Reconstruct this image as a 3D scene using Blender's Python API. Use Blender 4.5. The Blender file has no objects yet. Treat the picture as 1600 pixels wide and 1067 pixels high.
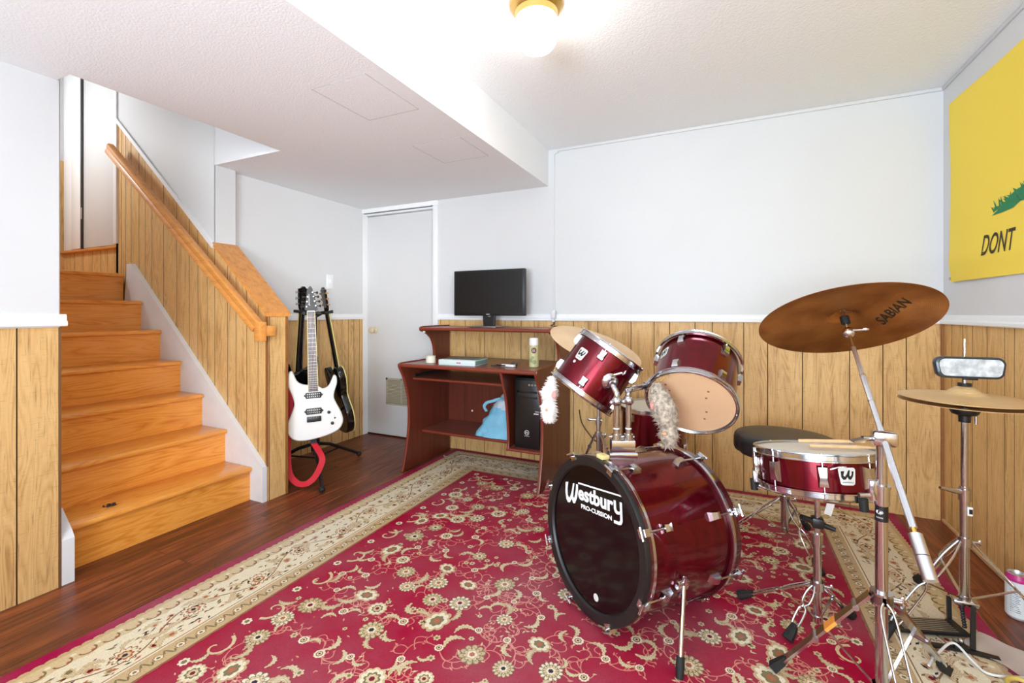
import bpy, bmesh, math, random
from mathutils import Matrix, Vector, noise
R = math.radians
C = bpy.context.scene.collection
SC = bpy.context.scene

def lin(c):
    c /= 255.0
    return c / 12.92 if c <= 0.04045 else ((c + 0.055) / 1.055) ** 2.4
def rgb(r, g, b): return (lin(r), lin(g), lin(b), 1.0)

# ------------------------------------------------------------------ camera
cd = bpy.data.cameras.new('camera'); cam = bpy.data.objects.new('camera', cd); C.objects.link(cam)
cd.sensor_width = 36.0; cd.lens = 712.67 * 36 / 1600; cd.shift_y = (488.0 - 533.5) / 1600
cd.clip_start = 0.02
cam.location = (0, 0, 1.1); cam.rotation_euler = (R(90), 0, 0.4387)
SC.camera = cam

# ------------------------------------------------------------------ light and exposure
SC.view_settings.view_transform = 'Standard'; SC.view_settings.look = 'None'
SC.view_settings.exposure = -0.07; SC.view_settings.gamma = 1.0
SC.view_settings.use_curve_mapping = False
w = bpy.data.worlds.new('world'); SC.world = w; w.use_nodes = True
w.node_tree.nodes['Background'].inputs[0].default_value = (0.9, 0.95, 1.0, 1)
w.node_tree.nodes['Background'].inputs[1].default_value = 1.0
def area(name, loc, rot, sx, sy, power, col=(1, 1, 1)):
    l = bpy.data.lights.new(name, 'AREA'); l.shape = 'RECTANGLE'; l.size = sx; l.size_y = sy
    l.energy = power; l.color = col
    o = bpy.data.objects.new(name, l); C.objects.link(o); o.location = loc; o.rotation_euler = rot
    return o
# added fill light behind the camera, set in an invented window
area('rear_fill', (-0.1, -2.56, 1.25), (R(90), 0, 0), 2.0, 1.7, 48, (0.90, 0.975, 1.02))
# narrow fill added in an invented side window, aimed at stairs and alcove
sw_ = area('side_fill', (1.0, -0.9, 1.35), (R(90), 0, R(45)), 0.9, 1.0, 6.2, (0.96, 0.98, 0.98))
sw_.data.spread = R(34)
# unseen fill added behind the camera to brighten the ceilings, no lamp stands there
area('ceiling_fill', (-0.35, -1.5, 1.05), (R(138), 0, R(-14)), 1.3, 0.9, 122, (0.82, 0.985, 1.13))
# the lamp of the hall at the top of the stairs
pl = bpy.data.lights.new('hall_lamp', 'POINT'); pl.energy = 20; pl.shadow_soft_size = 0.12; pl.color = (0.94, 0.98, 1.0)
po = bpy.data.objects.new('hall_lamp', pl); C.objects.link(po); po.location = (-4.45, 1.05, 2.6)

# ------------------------------------------------------------------ materials
MATS = {}
class NT:
    def __init__(s, m): s.t = m.node_tree; s.n = s.t.nodes; s.l = s.t.links
    def add(s, typ, **kw):
        nd = s.n.new(typ)
        for k, v in kw.items():
            if k.startswith('i_'):
                key = k[2:].replace('_', ' ')
                nd.inputs[key].default_value = v
            else: setattr(nd, k, v)
        return nd
    def link(s, a, b): s.l.new(a, b)
def new(name):
    m = bpy.data.materials.new(name); m.use_nodes = True
    nt = NT(m); b = nt.n['Principled BSDF']
    MATS[name] = m
    return m, nt, b
def plain(name, col, rough=0.5, metal=0.0, coat=0.0, spec=0.5, noise_amt=0.0, bump=0.0, bscale=40, trans=0.0, coat_rough=0.03):
    m, nt, b = new(name)
    b.inputs['Base Color'].default_value = col; b.inputs['Roughness'].default_value = rough
    b.inputs['Metallic'].default_value = metal; b.inputs['Coat Weight'].default_value = coat
    b.inputs['Coat Roughness'].default_value = coat_rough
    b.inputs['Specular IOR Level'].default_value = spec
    tc = nt.add('ShaderNodeTexCoord'); nz = nt.add('ShaderNodeTexNoise', i_Scale=bscale, i_Detail=4.0)
    nt.link(tc.outputs['Object'], nz.inputs['Vector'])
    if noise_amt:
        mx = nt.add('ShaderNodeMix', data_type='RGBA', blend_type='MIX')
        mr = nt.add('ShaderNodeMapRange'); mr.inputs['To Min'].default_value = 1 - noise_amt; mr.inputs['To Max'].default_value = 1 + noise_amt
        mr.inputs['From Min'].default_value = .3; mr.inputs['From Max'].default_value = .7
        hs = nt.add('ShaderNodeHueSaturation'); hs.inputs['Color'].default_value = col
        nt.link(nz.outputs['Fac'], mr.inputs['Value']); nt.link(mr.outputs[0], hs.inputs['Value'])
        nt.link(hs.outputs[0], b.inputs['Base Color'])
        nt.n.remove(mx)
    else:
        mr = nt.add('ShaderNodeMapRange'); mr.inputs['To Min'].default_value = rough * .92; mr.inputs['To Max'].default_value = min(1, rough * 1.08)
        nt.link(nz.outputs['Fac'], mr.inputs['Value']); nt.link(mr.outputs[0], b.inputs['Roughness'])
    if bump:
        bp = nt.add('ShaderNodeBump'); bp.inputs['Strength'].default_value = bump; bp.inputs['Distance'].default_value = 0.002
        nt.link(nz.outputs['Fac'], bp.inputs['Height']); nt.link(bp.outputs[0], b.inputs['Normal'])
    return m

def ramp(nt, fac, stops, interp='LINEAR'):
    r = nt.add('ShaderNodeValToRGB'); r.color_ramp.interpolation = interp
    e = r.color_ramp.elements
    while len(e) > 1: e.remove(e[-1])
    e[0].position = stops[0][0]; e[0].color = stops[0][1]
    for p, c in stops[1:]:
        x = e.new(p); x.color = c
    nt.link(fac, r.inputs[0]); return r

def wood(name, stops, along='Z', scale=1.0, stretch=14.0, rough=0.45, coat=0.0, flecks=None, rings=0.0, use_uv=False, bump=0.15, crosscut=0.0):
    """grain running along one axis: stretched noise, optional flecks and cathedral rings"""
    m, nt, b = new(name)
    tc = nt.add('ShaderNodeTexCoord'); mp = nt.add('ShaderNodeMapping')
    nt.link(tc.outputs['UV' if use_uv else 'Object'], mp.inputs[0])
    s = [stretch * scale] * 3
    if use_uv: s = [stretch * scale, scale, scale]
    else: s['XYZ'.index(along)] = scale
    mp.inputs['Scale'].default_value = s
    n1 = nt.add('ShaderNodeTexNoise', i_Scale=1.0, i_Detail=6.0, i_Roughness=0.6, i_Distortion=0.6)
    nt.link(mp.outputs[0], n1.inputs['Vector'])
    fac = n1.outputs['Fac']
    if rings:
        mp2 = nt.add('ShaderNodeMapping'); nt.link(tc.outputs['UV' if use_uv else 'Object'], mp2.inputs[0])
        s2 = [7.0 * scale] * 3
        if use_uv: s2 = [7 * scale, .7 * scale, scale]
        else: s2['XYZ'.index(along)] = 0.7 * scale
        mp2.inputs['Scale'].default_value = s2
        n2 = nt.add('ShaderNodeTexNoise', i_Scale=1.0, i_Detail=1.5, i_Roughness=0.4, i_Distortion=0.2)
        nt.link(mp2.outputs[0], n2.inputs['Vector'])
        mu = nt.add('ShaderNodeMath', operation='MULTIPLY'); mu.inputs[1].default_value = 26.0
        nt.link(n2.outputs['Fac'], mu.inputs[0])
        fr = nt.add('ShaderNodeMath', operation='PINGPONG'); fr.inputs[1].default_value = 1.0
        nt.link(mu.outputs[0], fr.inputs[0])
        mxx = nt.add('ShaderNodeMix', data_type='FLOAT'); mxx.inputs[0].default_value = rings
        nt.link(fac, mxx.inputs[2]); nt.link(fr.outputs[0], mxx.inputs[3]); fac = mxx.outputs[0]
    rp = ramp(nt, fac, stops); col = rp.outputs[0]
    if flecks:
        mp3 = nt.add('ShaderNodeMapping'); nt.link(tc.outputs['UV' if use_uv else 'Object'], mp3.inputs[0])
        s3 = [260.0] * 3
        if use_uv: s3 = [260, 9, 1]
        else: s3['XYZ'.index(along)] = 9.0
        mp3.inputs['Scale'].default_value = s3
        n3 = nt.add('ShaderNodeTexNoise', i_Scale=1.0, i_Detail=3.0); nt.link(mp3.outputs[0], n3.inputs['Vector'])
        r3 = ramp(nt, n3.outputs['Fac'], [(flecks[1], (0, 0, 0, 1)), (flecks[1] + .1, (1, 1, 1, 1))])
        mm = nt.add('ShaderNodeMath', operation='MULTIPLY'); mm.inputs[1].default_value = flecks[2]; nt.link(r3.outputs[0], mm.inputs[0])
        mx = nt.add('ShaderNodeMix', data_type='RGBA'); nt.link(mm.outputs[0], mx.inputs[0]); nt.link(col, mx.inputs[6])
        mx.inputs[7].default_value = flecks[0]; col = mx.outputs[2]
    if crosscut:
        mp4 = nt.add('ShaderNodeMapping'); nt.link(tc.outputs['UV' if use_uv else 'Object'], mp4.inputs[0])
        mp4.inputs['Scale'].default_value = (22, 190, 1)
        n4 = nt.add('ShaderNodeTexNoise', i_Scale=1.0, i_Detail=2.0); nt.link(mp4.outputs[0], n4.inputs['Vector'])
        r4 = ramp(nt, n4.outputs['Fac'], [(.60, (0, 0, 0, 1)), (.74, (1, 1, 1, 1))])
        mm = nt.add('ShaderNodeMath', operation='MULTIPLY'); mm.inputs[1].default_value = crosscut; nt.link(r4.outputs[0], mm.inputs[0])
        mx = nt.add('ShaderNodeMix', data_type='RGBA'); nt.link(mm.outputs[0], mx.inputs[0]); nt.link(col, mx.inputs[6])
        mx.inputs[7].default_value = flecks[0] if flecks else stops[0][1]; col = mx.outputs[2]
    nt.link(col, b.inputs['Base Color'])
    b.inputs['Roughness'].default_value = rough; b.inputs['Coat Weight'].default_value = coat; b.inputs['Coat Roughness'].default_value = .12
    if bump:
        bp = nt.add('ShaderNodeBump'); bp.inputs['Strength'].default_value = bump; bp.inputs['Distance'].default_value = 0.001
        nt.link(n1.outputs['Fac'], bp.inputs['Height']); nt.link(bp.outputs[0], b.inputs['Normal'])
    return m

def popcorn(name, col, scale, strength, rough=.9):
    m, nt, b = new(name)
    tc = nt.add('ShaderNodeTexCoord')
    n1 = nt.add('ShaderNodeTexNoise', i_Scale=scale, i_Detail=3.0, i_Roughness=.55)
    nt.link(tc.outputs['Object'], n1.inputs['Vector'])
    v = nt.add('ShaderNodeTexVoronoi', i_Scale=scale * 1.1); nt.link(tc.outputs['Object'], v.inputs['Vector'])
    ad = nt.add('ShaderNodeMath', operation='SUBTRACT'); nt.link(n1.outputs['Fac'], ad.inputs[0])
    mu = nt.add('ShaderNodeMath', operation='MULTIPLY'); mu.inputs[1].default_value = .6; nt.link(v.outputs['Distance'], mu.inputs[0]); nt.link(mu.outputs[0], ad.inputs[1])
    bp = nt.add('ShaderNodeBump'); bp.inputs['Strength'].default_value = strength; bp.inputs['Distance'].default_value = .005
    nt.link(ad.outputs[0], bp.inputs['Height']); nt.link(bp.outputs[0], b.inputs['Normal'])
    b.inputs['Base Color'].default_value = col; b.inputs['Roughness'].default_value = rough
    b.inputs['Specular IOR Level'].default_value = .2
    return m

plain('white_paint', rgb(220, 220, 221), .5, noise_amt=.012, bscale=3)
plain('door_paint', rgb(218, 217, 217), .45, noise_amt=.012, bscale=3)
plain('trim_paint', rgb(243, 243, 244), .35, noise_amt=.01, bscale=5)
plain('stringer_paint', rgb(232, 233, 236), .4, noise_amt=.04, bscale=9)
popcorn('popcorn_ceiling', rgb(247, 248, 249), 95, .3)
popcorn('soffit_stipple', rgb(246, 247, 249), 120, .2)
FL = rgb(110, 76, 42)
wood('panelling', [(.25, rgb(176, 130, 74)), (.45, rgb(218, 174, 112)), (.6, rgb(230, 188, 126)), (.8, rgb(206, 158, 96))], use_uv=True, scale=2.2, stretch=9, rough=.5, flecks=(FL, .60, .55), rings=.16, crosscut=.28, bump=.15)
plain('groove_paint', rgb(70, 46, 26), .7)
plain('panel_edge', rgb(150, 96, 48), .5, noise_amt=.1, bscale=30)
wood('oak_tread', [(.2, rgb(212, 122, 34)), (.42, rgb(240, 156, 62)), (.62, rgb(250, 172, 78)), (.85, rgb(226, 138, 46))], along='Y', scale=2.0, stretch=12, rough=.33, coat=.3, rings=.3, flecks=(rgb(196, 112, 34), .62, .4))
wood('oak_rail', [(.2, rgb(186, 112, 44)), (.45, rgb(222, 148, 72)), (.65, rgb(232, 160, 84)), (.85, rgb(204, 128, 56))], along='X', scale=2.4, stretch=14, rough=.36, coat=.25, flecks=(rgb(140, 76, 24), .62, .4))
wood('desk_wood', [(.2, rgb(72, 29, 19)), (.45, rgb(104, 45, 29)), (.65, rgb(116, 52, 34)), (.85, rgb(90, 37, 24))], along='Z', scale=2, stretch=18, rough=.4, coat=.1)
wood('desk_top_wood', [(.2, rgb(100, 52, 42)), (.45, rgb(128, 70, 58)), (.65, rgb(138, 78, 64)), (.85, rgb(112, 58, 48))], along='X', scale=2, stretch=18, rough=.35, coat=.15)
plain('desk_edge', rgb(126, 54, 36), .35, coat=.2)
# laminate floor: boards along Y with streaky grain
def floor_mat():
    m, nt, b = new('floor_laminate')
    tc = nt.add('ShaderNodeTexCoord')
    mpb = nt.add('ShaderNodeMapping'); mpb.inputs['Rotation'].default_value = (0, 0, R(90)); nt.link(tc.outputs['Object'], mpb.inputs[0])
    br = nt.add('ShaderNodeTexBrick'); br.offset = .37; br.inputs['Scale'].default_value = 1.0
    br.inputs['Brick Width'].default_value = 1.21; br.inputs['Row Height'].default_value = .096
    br.inputs['Mortar Size'].default_value = .0012; br.inputs['Mortar Smooth'].default_value = .3
    br.inputs['Color1'].default_value = (0, 0, 0, 1); br.inputs['Color2'].default_value = (1, 1, 1, 1); br.inputs['Mortar'].default_value = (.2, .2, .2, 1)
    nt.link(mpb.outputs[0], br.inputs['Vector'])
    # offset grain per board
    va = nt.add('ShaderNodeVectorMath', operation='MULTIPLY_ADD'); va.inputs[1].default_value = (3, 7, 0)
    nt.link(br.outputs['Color'], va.inputs[0]); nt.link(tc.outputs['Object'], va.inputs[2])
    mp = nt.add('ShaderNodeMapping'); mp.inputs['Scale'].default_value = (28, 2.4, 28); nt.link(va.outputs[0], mp.inputs[0])
    n1 = nt.add('ShaderNodeTexNoise', i_Scale=1.0, i_Detail=6.0, i_Roughness=.62, i_Distortion=.8); nt.link(mp.outputs[0], n1.inputs['Vector'])
    rp = ramp(nt, n1.outputs['Fac'], [(.28, rgb(66, 30, 18)), (.45, rgb(106, 52, 30)), (.58, rgb(136, 70, 38)), (.75, rgb(168, 94, 52))])
    hs = nt.add('ShaderNodeHueSaturation'); mr = nt.add('ShaderNodeMapRange'); mr.inputs['To Min'].default_value = .82; mr.inputs['To Max'].default_value = 1.2
    nt.link(br.outputs['Color'], mr.inputs['Value']); nt.link(mr.outputs[0], hs.inputs['Value']); nt.link(rp.outputs[0], hs.inputs['Color'])
    mx = nt.add('ShaderNodeMix', data_type='RGBA'); nt.link(br.outputs['Fac'], mx.inputs[0]); nt.link(hs.outputs[0], mx.inputs[6]); mx.inputs[7].default_value = rgb(34, 16, 11)
    nt.link(mx.outputs[2], b.inputs['Base Color'])
    b.inputs['Roughness'].default_value = .36; b.inputs['Specular IOR Level'].default_value = .45
    bp = nt.add('ShaderNodeBump'); bp.inputs['Strength'].default_value = .25; bp.inputs['Distance'].default_value = .001
    nt.link(n1.outputs['Fac'], bp.inputs['Height']); nt.link(bp.outputs[0], b.inputs['Normal'])
floor_mat()
# metals, lacquer and so on
def metal(name, col, rough, bscale=60, var=.3):
    m = plain(name, col, rough, 1.0, bscale=bscale)
    return m
metal('chrome', (.60, .61, .64, 1), .15)
metal('steel', (.50, .50, .52, 1), .32)
metal('fret_metal', (.34, .34, .35, 1), .4)
metal('aluminium', (.68, .70, .74, 1), .34)
metal('gold', rgb(214, 176, 92), .25)
metal('brass_pan', rgb(206, 168, 100), .32)
def lacquer():
    m, nt, b = new('red_lacquer')
    tc = nt.add('ShaderNodeTexCoord'); mp = nt.add('ShaderNodeMapping'); mp.inputs['Scale'].default_value = (30, 30, 6); nt.link(tc.outputs['Object'], mp.inputs[0])
    n1 = nt.add('ShaderNodeTexNoise', i_Scale=1.0, i_Detail=3.0); nt.link(mp.outputs[0], n1.inputs['Vector'])
    rp = ramp(nt, n1.outputs['Fac'], [(.3, rgb(90, 0, 18)), (.7, rgb(118, 2, 28))])
    nt.link(rp.outputs[0], b.inputs['Base Color'])
    b.inputs['Metallic'].default_value = .75; b.inputs['Roughness'].default_value = .24
    b.inputs['Coat Weight'].default_value = .4; b.inputs['Coat Roughness'].default_value = .04
lacquer()
plain('maroon_hoop', rgb(70, 10, 20), .25, coat=.8)
plain('black_gloss', rgb(14, 13, 14), .12, coat=.4)
plain('black_head', rgb(14, 9, 10), .14, coat=.1, spec=.3)
plain('black_plastic', rgb(24, 24, 25), .4)
plain('black_rubber', rgb(22, 22, 23), .7)
plain('headstock_black', rgb(20, 20, 21), .45)
plain('panel_shade_line', rgb(196, 196, 196), .9)
plain('screen_black', rgb(22, 22, 23), .3)
plain('vinyl_black', rgb(34, 33, 34), .38, bump=.15, bscale=350)
plain('drum_head_tan', rgb(222, 182, 142), .45, noise_amt=.03, bscale=8)
plain('drum_head_white', rgb(232, 228, 216), .5, noise_amt=.02, bscale=8)
plain('badge_silver', rgb(214, 214, 208), .3)
plain('ink_black', rgb(18, 16, 16), .5)
plain('ink_white', rgb(240, 240, 240), .5)
plain('ink_grey', rgb(170, 170, 172), .5)
plain('cream_block', rgb(222, 204, 140), .6, noise_amt=.06)
def cymbal(name, c1, c2, rough, met=.9):
    m, nt, b = new(name)
    tc = nt.add('ShaderNodeTexCoord'); sp = nt.add('ShaderNodeSeparateXYZ'); nt.link(tc.outputs['Object'], sp.inputs[0])
    cx = nt.add('ShaderNodeCombineXYZ'); nt.link(sp.outputs[0], cx.inputs[0]); nt.link(sp.outputs[1], cx.inputs[1])
    ln = nt.add('ShaderNodeVectorMath', operation='LENGTH'); nt.link(cx.outputs[0], ln.inputs[0])
    mu = nt.add('ShaderNodeMath', operation='MULTIPLY'); mu.inputs[1].default_value = 1500; nt.link(ln.outputs['Value'], mu.inputs[0])
    si = nt.add('ShaderNodeMath', operation='SINE'); nt.link(mu.outputs[0], si.inputs[0])
    n1 = nt.add('ShaderNodeTexNoise', i_Scale=7.0, i_Detail=5.0); nt.link(tc.outputs['Object'], n1.inputs['Vector'])
    rp = ramp(nt, n1.outputs['Fac'], [(.35, c1), (.65, c2)])
    mm = nt.add('ShaderNodeMapRange'); mm.inputs['From Min'].default_value = -1; mm.inputs['To Min'].default_value = .8; mm.inputs['To Max'].default_value = 1.08
    nt.link(si.outputs[0], mm.inputs['Value'])
    hs = nt.add('ShaderNodeHueSaturation'); nt.link(rp.outputs[0], hs.inputs['Color']); nt.link(mm.outputs[0], hs.inputs['Value'])
    nt.link(hs.outputs[0], b.inputs['Base Color'])
    bp = nt.add('ShaderNodeBump'); bp.inputs['Strength'].default_value = .5; bp.inputs['Distance'].default_value = .0006
    nt.link(si.outputs[0], bp.inputs['Height']); nt.link(bp.outputs[0], b.inputs['Normal'])
    b.inputs['Anisotropic'].default_value = .7; tg = nt.add('ShaderNodeTangent', direction_type='RADIAL', axis='Z'); nt.link(tg.outputs[0], b.inputs['Tangent'])
    b.inputs['Metallic'].default_value = met; b.inputs['Roughness'].default_value = rough
cymbal('ride_bronze', rgb(152, 94, 44), rgb(208, 146, 82), .34)
cymbal('crash_bronze', rgb(236, 196, 150), rgb(246, 212, 172), .5, .05)
cymbal('hat_bronze', rgb(234, 192, 134), rgb(242, 206, 152), .36, .35)
plain('lamp_glass_off', rgb(250, 250, 248), .3)
m, nt, b = new('lamp_glass'); b.inputs['Base Color'].default_value = (1, 1, 1, 1)
b.inputs['Emission Color'].default_value = (1.0, .965, .90, 1); b.inputs['Emission Strength'].default_value = 24.0
plain('yellow_cloth', rgb(252, 222, 84), .85, bump=.25, bscale=500, noise_amt=.02)
plain('flag_ink', rgb(66, 54, 30), .85)
plain('flag_green', rgb(42, 132, 84), .85, noise_amt=.12, bscale=60)
plain('flag_green_dark', rgb(54, 92, 74), .85)
plain('snake_brown', rgb(112, 88, 72), .85, noise_amt=.15, bscale=80)
plain('white_gloss', rgb(240, 240, 238), .22, coat=.5)
plain('cream_binding', rgb(214, 196, 120), .4)
plain('rosewood', rgb(74, 52, 48), .5, noise_amt=.15, bscale=80)
plain('red_nylon', rgb(212, 26, 48), .6, bump=.2, bscale=400)
plain('black_nylon', rgb(26, 27, 30), .6)
plain('plush_white', rgb(242, 238, 234), .95, noise_amt=.04, bscale=60)
plain('plush_grey', rgb(172, 158, 142), .95, noise_amt=.5, bscale=75)
plain('plush_pink', rgb(226, 150, 140), .9)
plain('plush_tan', rgb(206, 158, 118), .9)
plain('stick_wood', rgb(222, 186, 140), .5, noise_amt=.08, bscale=50)
plain('bag_blue', rgb(130, 196, 226), .4, noise_amt=.05, bscale=14, bump=.3)
plain('bag_light', rgb(206, 222, 232), .4, noise_amt=.06, bscale=22, bump=.3)
plain('tape_cream', rgb(226, 222, 204), .5)
plain('box_pale', rgb(206, 222, 220), .55)
plain('box_grey', rgb(112, 112, 106), .5, noise_amt=.1, bscale=10)
plain('box_teal', rgb(120, 150, 148), .5)
plain('can_olive', rgb(196, 190, 140), .4, noise_amt=.06, bscale=20)
plain('can_maroon', rgb(96, 26, 38), .45)
plain('can_green', rgb(150, 158, 110), .45)
plain('can_white', rgb(224, 228, 228), .35)
plain('can_magenta', rgb(186, 40, 120), .35)
plain('can_text', rgb(96, 104, 120), .5)
plain('vent_tan', rgb(176, 168, 146), .45)
plain('knob_beige', rgb(214, 198, 166), .3)
plain('cable_yellow', rgb(206, 184, 92), .5)
plain('cable_white', rgb(228, 228, 228), .4)
plain('cable_black', rgb(20, 20, 20), .5)
plain('orange_tag', rgb(238, 150, 60), .6)
plain('mirror_smear', rgb(190, 195, 198), .25, noise_amt=.4, bscale=40)
plain('mirror_frame', rgb(46, 54, 60), .3)
plain('dark_lint', rgb(58, 50, 50), .9)
m, nt, b = new('paper_sleeve'); b.inputs['Base Color'].default_value = rgb(226, 214, 204); b.inputs['Roughness'].default_value = .3
b.inputs['Alpha'].default_value = .72
plain('jamb_brown', rgb(120, 84, 54), .5)

# ------------------------------------------------------------------ mesh builder
LOC = {}
class MB:
    def __init__(s): s.v = []; s.f = []; s.m = []; s.uv = {}; s.mats = []; s.M = Matrix.Identity(4)
    def mi(s, mat):
        if mat not in s.mats: s.mats.append(mat)
        return s.mats.index(mat)
    def add(s, vs, fs, mat, M=None):
        MM = s.M @ M if M is not None else s.M
        o = len(s.v); k = s.mi(mat)
        s.v += [MM @ Vector(p) for p in vs]
        for f in fs: s.f.append([i + o for i in f]); s.m.append(k)
        return s
    def box(s, x0, x1, y0, y1, z0, z1, mat, M=None, bev=0.0):
        if bev:
            b = bmesh.new(); bmesh.ops.create_cube(b, size=1.0)
            for v in b.verts: v.co = Vector(((x0 + x1) / 2 + v.co.x * (x1 - x0), (y0 + y1) / 2 + v.co.y * (y1 - y0), (z0 + z1) / 2 + v.co.z * (z1 - z0)))
            bmesh.ops.bevel(b, geom=b.edges[:], offset=bev, segments=2, affect='EDGES', profile=.5)
            b.verts.index_update()
            s.add([v.co.copy() for v in b.verts], [[v.index for v in f.verts] for f in b.faces], mat, M); b.free(); return s
        vs = [(x, y, z) for x in (x0, x1) for y in (y0, y1) for z in (z0, z1)]
        return s.add(vs, [(0, 1, 3, 2), (4, 6, 7, 5), (0, 4, 5, 1), (2, 3, 7, 6), (0, 2, 6, 4), (1, 5, 7, 3)], mat, M)
    def tube(s, pts, r, mat, seg=10, closed=False, caps=True, M=None, flat=None):
        P = [Vector(p) for p in pts]; n = len(P); rs = r if isinstance(r, (list, tuple)) else [r] * n
        T = []
        for i in range(n):
            a = P[(i - 1) % n] if (closed or i > 0) else P[i]; c = P[(i + 1) % n] if (closed or i < n - 1) else P[i]
            t = (c - a); T.append(t.normalized() if t.length > 1e-9 else Vector((0, 0, 1)))
        u = Vector(flat) if flat else (Vector((0, 0, 1)) if abs(T[0].z) < .9 else Vector((1, 0, 0)))
        u = (u - T[0] * u.dot(T[0])).normalized(); vs = []; fs = []
        for i in range(n):
            u = (u - T[i] * u.dot(T[i])); u = u.normalized() if u.length > 1e-9 else T[i].orthogonal().normalized()
            w = T[i].cross(u)
            for k in range(seg):
                a = 2 * math.pi * (k + .5) / seg
                vs.append(P[i] + (u * math.cos(a) + w * math.sin(a)) * rs[i])
        for i in range(n if closed else n - 1):
            j = (i + 1) % n
            for k in range(seg): fs.append((i * seg + k, i * seg + (k + 1) % seg, j * seg + (k + 1) % seg, j * seg + k))
        if caps and not closed: fs.append(list(range(seg))[::-1]); fs.append([(n - 1) * seg + k for k in range(seg)])
        return s.add(vs, fs, mat, M)
    def cyl(s, p0, p1, r0, mat, r1=None, seg=20, M=None): return s.tube([p0, p1], [r0, r0 if r1 is None else r1], mat, seg, M=M)
    def bar(s, pts, wdt, thk, mat, up=(0, 0, 1), M=None):
        """flat bar: rectangular section swept along pts; wdt lies across 'up'"""
        P = [Vector(p) for p in pts]; n = len(P); vs = []; fs = []; up = Vector(up)
        for i in range(n):
            t = (P[min(i + 1, n - 1)] - P[max(i - 1, 0)]).normalized()
            a = t.cross(up); a = a.normalized() if a.length > 1e-6 else t.orthogonal().normalized(); b = a.cross(t).normalized()
            ww = wdt[i] if isinstance(wdt, (list, tuple)) else wdt
            for sa, sb in ((-1, -1), (1, -1), (1, 1), (-1, 1)): vs.append(P[i] + a * (sa * ww / 2) + b * (sb * thk / 2))
        for i in range(n - 1):
            for k in range(4): fs.append((i * 4 + k, i * 4 + (k + 1) % 4, i * 4 + 4 + (k + 1) % 4, i * 4 + 4 + k))
        fs.append((3, 2, 1, 0)); fs.append([(n - 1) * 4 + k for k in range(4)])
        return s.add(vs, fs, mat, M)
    def lathe(s, prof, mat, seg=48, M=None, closed=False):
        vs = []; fs = []; n = len(prof)
        for r, z in prof:
            for k in range(seg):
                a = 2 * math.pi * k / seg; vs.append((r * math.cos(a), r * math.sin(a), z))
        for i in range(n if closed else n - 1):
            j = (i + 1) % n
            for k in range(seg): fs.append((i * seg + k, i * seg + (k + 1) % seg, j * seg + (k + 1) % seg, j * seg + k))
        return s.add(vs, fs, mat, M)
    def disc(s, r, z, mat, seg=48, M=None, dome=0.0):
        vs = [(0, 0, z + dome)]; fs = []
        rings = 6
        for q in range(1, rings + 1):
            t = q / rings
            for k in range(seg):
                a = 2 * math.pi * k / seg; vs.append((r * t * math.cos(a), r * t * math.sin(a), z + dome * (1 - t * t)))
        for k in range(seg): fs.append((0, 1 + k, 1 + (k + 1) % seg))
        for q in range(rings - 1):
            for k in range(seg): fs.append((1 + q * seg + k, 1 + q * seg + seg + k, 1 + q * seg + seg + (k + 1) % seg, 1 + q * seg + (k + 1) % seg))
        return s.add(vs, fs, mat, M)
    def prism(s, outl, z0, z1, mat, M=None, side=None, bev=0.0):
        n = len(outl); vs = []; fs = []
        if bev:   # small rounded edge front and back
            cx = sum(p[0] for p in outl) / n; cy = sum(p[1] for p in outl) / n
            def inset(d):
                o = []
                for i in range(n):
                    a = Vector(outl[i - 1]); b_ = Vector(outl[i]); c = Vector(outl[(i + 1) % n])
                    t = (c - a).normalized(); nn = Vector((-t.y, t.x)); o.append(b_ + nn * d)
                return o
            area2 = sum(outl[i - 1][0] * outl[i][1] - outl[i][0] * outl[i - 1][1] for i in range(n)); sg = 1 if area2 > 0 else -1
            levels = [(z0, bev), (z0 + bev * .3, bev * .3), (z0 + bev, 0), (z1 - bev, 0), (z1 - bev * .3, bev * .3), (z1, bev)]
            for z, d in levels:
                for p in (inset(sg * d) if d else outl): vs.append((p[0], p[1], z))
            L = len(levels)
        else:
            for z in (z0, z1):
                for p in outl: vs.append((p[0], p[1], z))
            L = 2
        caps = [list(range(n))[::-1], [(L - 1) * n + k for k in range(n)]]
        s.add(vs, caps, mat, M)
        sd = []
        for i in range(L - 1):
            for k in range(n): sd.append((i * n + k, i * n + (k + 1) % n, (i + 1) * n + (k + 1) % n, (i + 1) * n + k))
        return s.add(vs, sd, side or mat, M)
    def ball(s, c, r, mat, seg=16, M=None, rings=10):
        r = r if isinstance(r, (tuple, list)) else (r, r, r); vs = []; fs = []
        for i in range(rings + 1):
            th = math.pi * i / rings
            for k in range(seg):
                a = 2 * math.pi * k / seg
                vs.append((c[0] + r[0] * math.sin(th) * math.cos(a), c[1] + r[1] * math.sin(th) * math.sin(a), c[2] + r[2] * math.cos(th)))
        for i in range(rings):
            for k in range(seg): fs.append((i * seg + k, i * seg + seg + k, i * seg + seg + (k + 1) % seg, i * seg + (k + 1) % seg))
        return s.add(vs, fs, mat, M)
    def build(s, name, parent=None, sharp=32, smooth=True, weld=False):
        off = LOC.get(parent.name, Vector((0, 0, 0))) if parent else Vector((0, 0, 0))
        me = bpy.data.meshes.new(name)
        me.from_pydata([tuple(p - off) for p in s.v], [], s.f)
        for mt in s.mats: me.materials.append(MATS[mt])
        me.polygons.foreach_set('material_index', s.m)
        b = bmesh.new(); b.from_mesh(me)
        bmesh.ops.remove_doubles(b, verts=b.verts[:], dist=1e-6) if weld else None
        bmesh.ops.recalc_face_normals(b, faces=b.faces[:]); b.to_mesh(me); b.free()
        if smooth:
            me.polygons.foreach_set('use_smooth', [True] * len(me.polygons)); me.set_sharp_from_angle(angle=R(sharp))
        me.update()
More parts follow.
